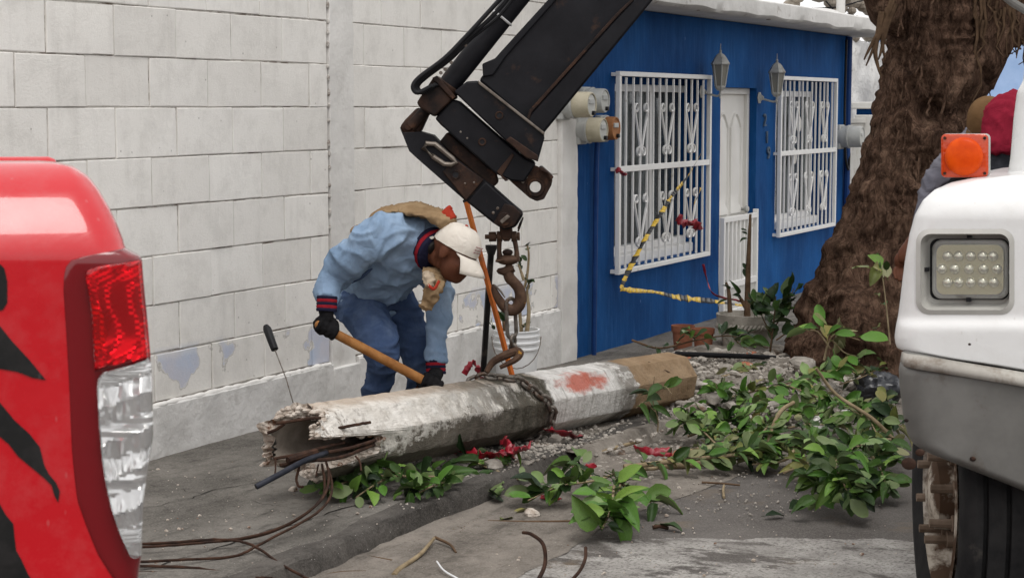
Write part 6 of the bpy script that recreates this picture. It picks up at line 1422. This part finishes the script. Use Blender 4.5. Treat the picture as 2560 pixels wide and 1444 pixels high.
red_up = [zq(*q) for q in [(292, 400), (330, 385), (484, 364), (490, 440), (506, 600), (514, 698), (345, 732), (322, 752), (318, 690), (312, 560), (300, 470), (290, 430)]]
clear = [zq(*q) for q in [(328, 800), (332, 765), (350, 742), (505, 701), (516, 720), (521, 860), (522, 960), (514, 1020), (500, 1100), (488, 1200), (484, 1300), (483, 1368), (470, 1372), (440, 1362), (405, 1290), (375, 1200), (355, 1110), (342, 1020), (333, 900)]]
def wavy(f, a): return lambda x, y: a * math.sin(y * f) + a * .6 * math.sin(x * .21 + y * .05)
obj('red_reflector', pf.pillow(red_up, .012, (.02, .03, .02, .02), (.004, .035, .004, .004), 60, 20, None, (1, 1, 1, 1), None, fy=lambda x, y: .0022 * math.sin((y + .55 * x) * .42) + .006 * math.sin((y - 620) * .022)), M['reflector'], lamp, 30)
obj('red_lens', pf.pillow(red_up, .022, (.008, .03, .008, .006), (.003, .035, .004, .002), 40, 20, None, (1, 1, 1, 1), backv * .12), M['red_lens'], lamp, 50)
def facet(x, y):
    k = int((y + .35 * x) / 46); u = ((y + .35 * x) % 46) / 46
    return .009 * (u - .5) * (1 if k % 2 else -.7) + (.0022 * math.sin(x * .55) if k % 3 == 0 else .0022 * math.sin(y * .75) if k % 3 == 1 else .004 * math.sin(x * .13))
obj('clear_reflector', pf.pillow(clear, .013, (.01, .03, .01, .01), (.004, .035, .004, .003), 110, 26, None, (1, 1, 1, 1), None, fy=facet), M['reflector'], lamp, 25)
obj('clear_lens', pf.pillow(clear, .026, (.006, .03, .006, .006), (.003, .035, .003, .003), 60, 20, None, (1, 1, 1, 1), backv * .1), M['clear_lens'], lamp, 50)
# rest of the pickup: tailgate, far side, bed floor, bumper, wheels, cab
rr_ = pf.at(345, 1000, 0); L = -pf.l if pf.l.x > 0 else pf.l; L = Vector((-.963, -.27, 0)); I = -pn
def pbox(name, u0, u1, d0, d1, z0, z1, m, bevel=.02, par=None):
    o_ = rr_.copy(); o_.z = 0; pts = [o_ + L * u + I * d + Vector((0, 0, z)) for u, d, z in ((u0, d0, z0), (u1, d0, z0), (u1, d1, z0), (u0, d1, z0), (u0, d0, z1), (u1, d0, z1), (u1, d1, z1), (u0, d1, z1))]
    mb = MB().add(pts, [(0, 3, 2, 1), (4, 5, 6, 7), (0, 1, 5, 4), (1, 2, 6, 5), (2, 3, 7, 6), (3, 0, 4, 7)]); return obj(name, mb, M[m], par or pk, bevel=bevel)
pbox('tailgate', .04, .1, .07, 1.5, .75, 1.34, 'red_paint'); pbox('bed_side', .05, 1.5, 1.52, 1.6, .7, 1.38, 'red_paint'); pbox('bed_floor', .1, 1.5, .06, 1.5, .74, .8, 'black_plastic'); pbox('bumper', -.06, .03, .15, 1.45, .42, .62, 'bumper')
pbox('cab', 1.56, 3.2, .02, 1.58, .45, 1.25, 'red_paint', .08); pbox('cab_roof', 1.7, 3.0, .1, 1.5, 1.62, 1.75, 'red_paint', .05); pbox('cab_glass', 1.66, 3.05, .08, 1.52, 1.251, 1.62, 'bag_black', .05); pbox('bonnet', 3.2, 4.4, .04, 1.56, .45, 1.15, 'red_paint', .1)
M['rubber'] = simple('tyre_rubber', (.012, .012, .013), (.028, .027, .027), 12, .85, bump=.3, bsc=60, dirt=(.09, .08, .07), dlo=.6, dhi=.75, dsc=7)
M['rim_dirty'] = simple('dirty_wheel_rim', (.42, .37, .3), (.56, .51, .44), 7, .8, bump=.4, bsc=40, dirt=(.075, .045, .028), dlo=.44, dhi=.54, dsc=8)
M['stud'] = simple('muddy_stud', (.12, .085, .06), (.24, .18, .135), 14, .85, bump=.3, bsc=60)
def wheel(parent, c, ax, r=.36, w=.22, big=False, name='wheel'):
    ax = Vector(ax).normalized(); z = Vector((0, 0, 1)); x = z.cross(ax).normalized(); z2 = ax.cross(x); R9 = Matrix((x, z2, ax)).transposed()
    ri = r * .58; n = 64; h = w / 2
    tp = [(ri, h * .72), (ri + .012, h * .86), (r * .8, h * 1.0), (r * .93, h * .96), (r * .975, h * .86)]
    for g in (.62, .2, -.2, -.62): tp += [(r * .99, h * (g + .17)), (r * .99, h * (g + .05)), (r * .955, h * (g + .035)), (r * .955, h * (g - .035)), (r * .99, h * (g - .05)), (r * .99, h * (g - .17))]
    tp += [(r * .975, -h * .86), (r * .93, -h * .96), (r * .8, -h), (ri + .012, -h * .86), (ri, -h * .72)]
    q = MB().lathe(tp, n); q.v = [c + R9 @ v for v in q.v]; q.f = q.f[:-2]; ty = obj('tyre', q, M['rubber'], parent, 30)
    rp = [(ri + .006, h * .9), (ri - .012, h * .93), (ri - .018, h * .75), (ri * .93, h * .35), (ri * .8, h * .2), (ri * .6, h * .32), (ri * .5, h * .62), (ri * .36, h * .66), (ri * .34, h * 1.0), (ri * .2, h * 1.12), (.001, h * 1.14)]
    q = MB().lathe(rp, 48); q.v = [c + R9 @ v for v in q.v]; q.f = q.f[:-2]; rm = obj('rim', q, M['rim_dirty'], parent, 35)
    for k in range(8):
        a = 2 * math.pi * k / 8 + .3; b0 = c + R9 @ Vector((math.cos(a) * ri * .45, math.sin(a) * ri * .45, h * .6)); obj('stud', MB().tube([b0, b0 + ax * h * .18, b0 + ax * h * .19, b0 + ax * h * (.62 if big else .3)], [.024, .024, .013, .012], 8), M['stud'], rm, 20)
        hc_ = c + R9 @ Vector((math.cos(a + .39) * ri * .77, math.sin(a + .39) * ri * .77, h * .2)); obj('hand_hole', MB().tube([hc_ + ax * h * .02, hc_ + ax * h * .045], .042 if big else .03, 16), M['black_plastic'], rm, 20)
    return ty
o_ = rr_.copy(); o_.z = 0
for u in (.75, 3.6): wheel(pk, o_ + L * u + I * .14 + Vector((0, 0, .27)), pn)
# ---- white lorry, front right corner
ln = Vector((-.34, -.94, 0)).normalized(); lf = Face(P(2425, 680, 4.75), ln); ly = thing('white_truck', 'white truck front corner with square headlight at the right edge', 'truck', (lf.o.x, lf.o.y, -.1))
bk = -ln * .9
wing = [(2231, 862), (2229, 845), (2240, 760), (2252, 660), (2264, 590), (2278, 540), (2296, 504), (2322, 479), (2360, 462), (2410, 452), (2460, 447), (2510, 442), (3300, 440), (3300, 1010), (2600, 938), (2440, 910), (2330, 894), (2236, 876)]
def inrect(x, y, a, b, c, d, r):
    dx = max(a + r - x, 0, x - (c - r)); dy = max(b + r - y, 0, y - (d - r)); return dx * dx + dy * dy < r * r if (dx and dy) else (a < x < c and b < y < d)
HL = (2300, 582, 2526, 776)
def wing_fy(x, y):                             # crease below the lamp, roll-off of the wing's top
    t = -.12 * max(0, (550 - y) / 118) ** 2
    lip = .018 / (1 + math.exp(-(y - 806) / 5)); return t + lip
obj('wing', lf.pillow(wing, 0, (.075, .1, .05, .03), (.075, 0, .05, .012), 150, 130, lambda x, y: inrect(x, y, *HL, 26), (1, 0, 1, 1), bk, fy=wing_fy), M['white_paint'], ly, 45)
def rrect(a, b, c, d, r, n=8):
    out = []
    for cx, cy, a0 in ((c - r, b + r, -90), (c - r, d - r, 0), (a + r, d - r, 90), (a + r, b + r, 180)):
        for k in range(n + 1): q = math.radians(a0 + 90 * k / n); out.append((cx + r * math.cos(q), cy + r * math.sin(q)))
    return out
def off_(x, y): return wing_fy(x, y)
o1 = rrect(2290, 572, 2536, 786, 34); o2 = rrect(2302, 584, 2524, 774, 26); o3 = rrect(2312, 594, 2520, 762, 22); o4 = rrect(2318, 600, 2518, 754, 20)
mb = MB(); mb.loft([[lf.at(x, y, w_ + (off_(x, y) if k < 2 else 0)) for x, y in pl] for k, (pl, w_) in enumerate(((o1, .001), (o2, .007), (o2, -.004), (o3, -.05), (o4, -.055)))], cap=False); obj('lamp_recess', mb, simple('grey_recess', (.42, .41, .38), (.5, .49, .46), 6, .5), ly, 40)
obj('recess_back', MB().prism([lf.at(x, y, -.057) for x, y in o3], -ln * .01), M['black_plastic'], ly, 0)
hl = obj('headlight', MB().loft([[lf.at(x, y, w_) for x, y in pl] for pl, w_ in ((rrect(2326, 602, 2518, 750, 24), -.055), (rrect(2326, 602, 2518, 750, 24), -.035), (rrect(2332, 608, 2512, 744, 22), -.03), (rrect(2338, 614, 2506, 738, 20), -.034))]), M['grey_lamp'], ly, 40, .002)
s = NT('led_base'); s.col((.62, .57, .36)); s.setv(rough=.35, metal=.4); M['led_base'] = s.m
s = NT('led_dome'); s.col((.8, .78, .62)); s.setv(rough=.06, metal=.55, spec=.8, coat=.6); M['led'] = s.m
obj('lens_plate', MB().prism([lf.at(x, y, -.028) for x, y in rrect(2338, 614, 2506, 738, 20)], -ln * .004), M['led_base'], hl, 0)
for r_i, (y, xs) in enumerate(((642, (2366, 2394, 2424, 2454, 2480)), (674, (2352, 2384, 2420, 2456, 2490)), (708, (2366, 2394, 2424, 2454, 2482)))):
    for x in xs: c = lf.at(x, y, -.028); obj('led', MB().ell(c, (.0142, .0142, .0142), 14, 10), M['led'], hl, 80)
    obj('lens_rib', MB().tube([lf.at(2342, y + 4, -.027), lf.at(2502, y + 4, -.027)], .0015, 5), M['led_base'], hl)
obj('lens_cover', MB().prism([lf.at(x, y, -.012) for x, y in rrect(2336, 612, 2508, 740, 20)], -ln * .0025), M['clear_lens'], hl, 0)
for x, y in ((2420, 592), (2418, 752), (2312, 676)): obj('clip', MB().prism([lf.at(x + a, y + b_, -.028) for a, b_ in ((-6, -5), (6, -5), (6, 5), (-6, 5))], -ln * .02), M['black_plastic'], hl)
# amber marker lamp on the wing
s = NT('amber_lens'); s.col((.5, .045, .004)); s.setv(rough=.2, trans=.0, spec=.5, coat=.4, ior=1.45); s.bump(s.vor(s.pos(), 90), .3, .003); M['amber'] = s.m
M['amber_in'] = simple('amber_inner', (.56, .05, .002), (.72, .085, .004), 20, .35)
af = Face(P(2410, 400, 4.95), (-.25, -.968, 0))
am = thing('marker_lamp', 'square amber indicator lamp standing on the white truck wing', 'lamp', af.at(2412, 452))
sq = rrect(2353, 335, 2472, 444, 12)
obj('housing', MB().loft([[af.at(x + dx, y, w_) for x, y in sq] for dx, w_ in ((4, -.07), (0, -.065), (0, -.006), (0, .0))]), M['grey_lamp'], am, 30)
obj('lens', MB().loft([[af.at(x, y, w_) for x, y in pl] for pl, w_ in ((rrect(2353, 335, 2471, 443, 12), .001), (rrect(2353, 335, 2471, 443, 12), .008), (rrect(2358, 340, 2466, 438, 10), .012))]), M['amber'], am, 40)
c = af.at(2410, 391, .012); mb = MB(); rg = []
for r0, w_ in ((48, 0), (47, .006), (38, .012), (22, .015), (1, .016)): rg.append([af.at(2410 + r0 * math.cos(q), 391 + r0 * math.sin(q), .012 + w_) for q in [2 * math.pi * k / 32 for k in range(32)]])
mb.loft(rg); obj('lens_dome', mb, M['amber_in'], am, 50)
for x, y in ((2362, 345), (2462, 345), (2362, 433), (2462, 433)): obj('screw', MB().tube([af.at(x, y, .011), af.at(x, y, .015)], .0042, 8), M['boom_rust'], am)
obj('foot', MB().loft([[af.at(x, y, w_) for x, y in ((2378, 444), (2450, 444), (2462, 462), (2364, 462))] for w_ in (-.05, -.012)]), M['black_plastic'], am, 20)
# bonnet centre, mirror arm
bon = [(2512, 445), (2520, 390), (2527, 300), (2536, 230), (2552, 200), (2558, 120), (2562, -40), (2575, -120), (3400, -160), (3400, 445)]
bf = Face(P(2600, 300, 5.1), (-.34, -.94, 0)); obj('bonnet', bf.pillow(bon, 0, (.08, .1, .1, .1), (.08, 0, 0, 0), 60, 40, None, (1, 0, 0, 0), -ln * 1.0), M['white_paint'], ly, 50)
obj('mirror_arm', MB().tube([bf.at(2500, -20, .1), bf.at(2540, 12, .1), bf.at(2620, 60, .05)], .011, 10), M['bumper'], ly)
# bumper
bump_ = [(2240, 890), (2236, 930), (2238, 970), (2246, 1040), (2258, 1095), (2272, 1118), (2310, 1140), (2360, 1160), (2430, 1188), (2500, 1215), (2580, 1248), (3300, 1330), (3300, 1010), (2600, 955), (2480, 938), (2380, 918), (2290, 898)]
uf = Face(P(2425, 1000, 4.62), ln)
# written as a sheet whose top lip and left end roll back
obj('bumper', uf.pillow(bump_, 0, (.08, .1, .05, .03), (.08, 0, .0, .0), 70, 60, None, (1, 0, 0, 0), -ln * .25, fy=lambda x, y: -.05 * max(0, (940 + max(0, (x - 2300)) * .09 - y) / 45) ** 2 if y < 940 + max(0, (x - 2300)) * .09 else 0), M['bumper'], ly, 50)
lip = MB(); lip.loft([[uf.at(x, 892 + 14 * k + max(0, x - 2290) * .165 * (1 if x < 2600 else .55) + (24 if x >= 2600 else 0), .004 - .02 * (k == 0) - (.1 * max(0, (2300 - x) / 60) ** 2)) for k in (0, 1, 2)] for x in (2246, 2256, 2270, 2300, 2400, 2500, 2599)], closed=False)  # paler dusty strip, its colour painting the highlight along the top lip
o = obj('bumper_lip', lip, simple('dusty_highlight_edge', (.3, .28, .25), (.42, .4, .36), 9, .7, dirt=(.14, .1, .07), dlo=.5, dhi=.7, dsc=12), ly, 60); sm = o.modifiers.new('t', 'SOLIDIFY'); sm.thickness = .006
for x, y, r0 in ((2432, 1146, .008), (2266, 1050, .006), (2424, 860, .004), (2272, 1158, .02), (2300, 1130, .012)):
    c = uf.at(x, y, .001); obj('rust_spot', MB().ell(c, (r0, .0025, r0 * .8), 9, 6, Matrix.Rotation(-.35, 3, 'Z')), M['boom_rust'], ly)
obj('dark_gap', MB().prism([lf.at(x, y, -.12) for x, y in ((2260, 860), (3300, 990), (3300, 1060), (2260, 960))], -ln * .3), M['black_plastic'], ly)
wheel(ly, P(2345, 1232, 5.2) - Vector((-.997, .065, 0)) * .13, (-.997, .065, 0), .5, .28, True)
# rest of the lorry, out to the right
rgt = Vector((ln.y, -ln.x, 0)); rgt = -rgt if rgt.x < 0 else rgt
def lbox(name, a, b_, c0, c1, z0, z1, m, bevel=.04):
    o0 = lf.o.copy(); o0.z = 0; pts = [o0 + rgt * u - ln * d + Vector((0, 0, z)) for u, d, z in ((a, c0, z0), (b_, c0, z0), (b_, c1, z0), (a, c1, z0), (a, c0, z1), (b_, c0, z1), (b_, c1, z1), (a, c1, z1))]
    return obj(name, MB().add(pts, [(0, 3, 2, 1), (4, 5, 6, 7), (0, 1, 5, 4), (1, 2, 6, 5), (2, 3, 7, 6), (3, 0, 4, 7)]), M[m], ly, bevel=bevel)
lbox('chassis', .3, 1.7, .3, 5.5, .35, .65, 'black_plastic', .02); lbox('cab', .25, 2.0, 1.5, 3.0, .7, 1.7, 'white_paint'); lbox('windscreen', .3, 1.95, 1.55, 2.9, 1.701, 2.3, 'bag_black'); lbox('cab_roof', .28, 1.97, 1.52, 3.0, 2.301, 2.45, 'white_paint')
lbox('grille', .35, 1.4, .02, .1, .75, 1.3, 'black_plastic', .02); lbox('flatbed', .2, 2.0, 3.1, 5.8, .7, .85, 'boom', .02)
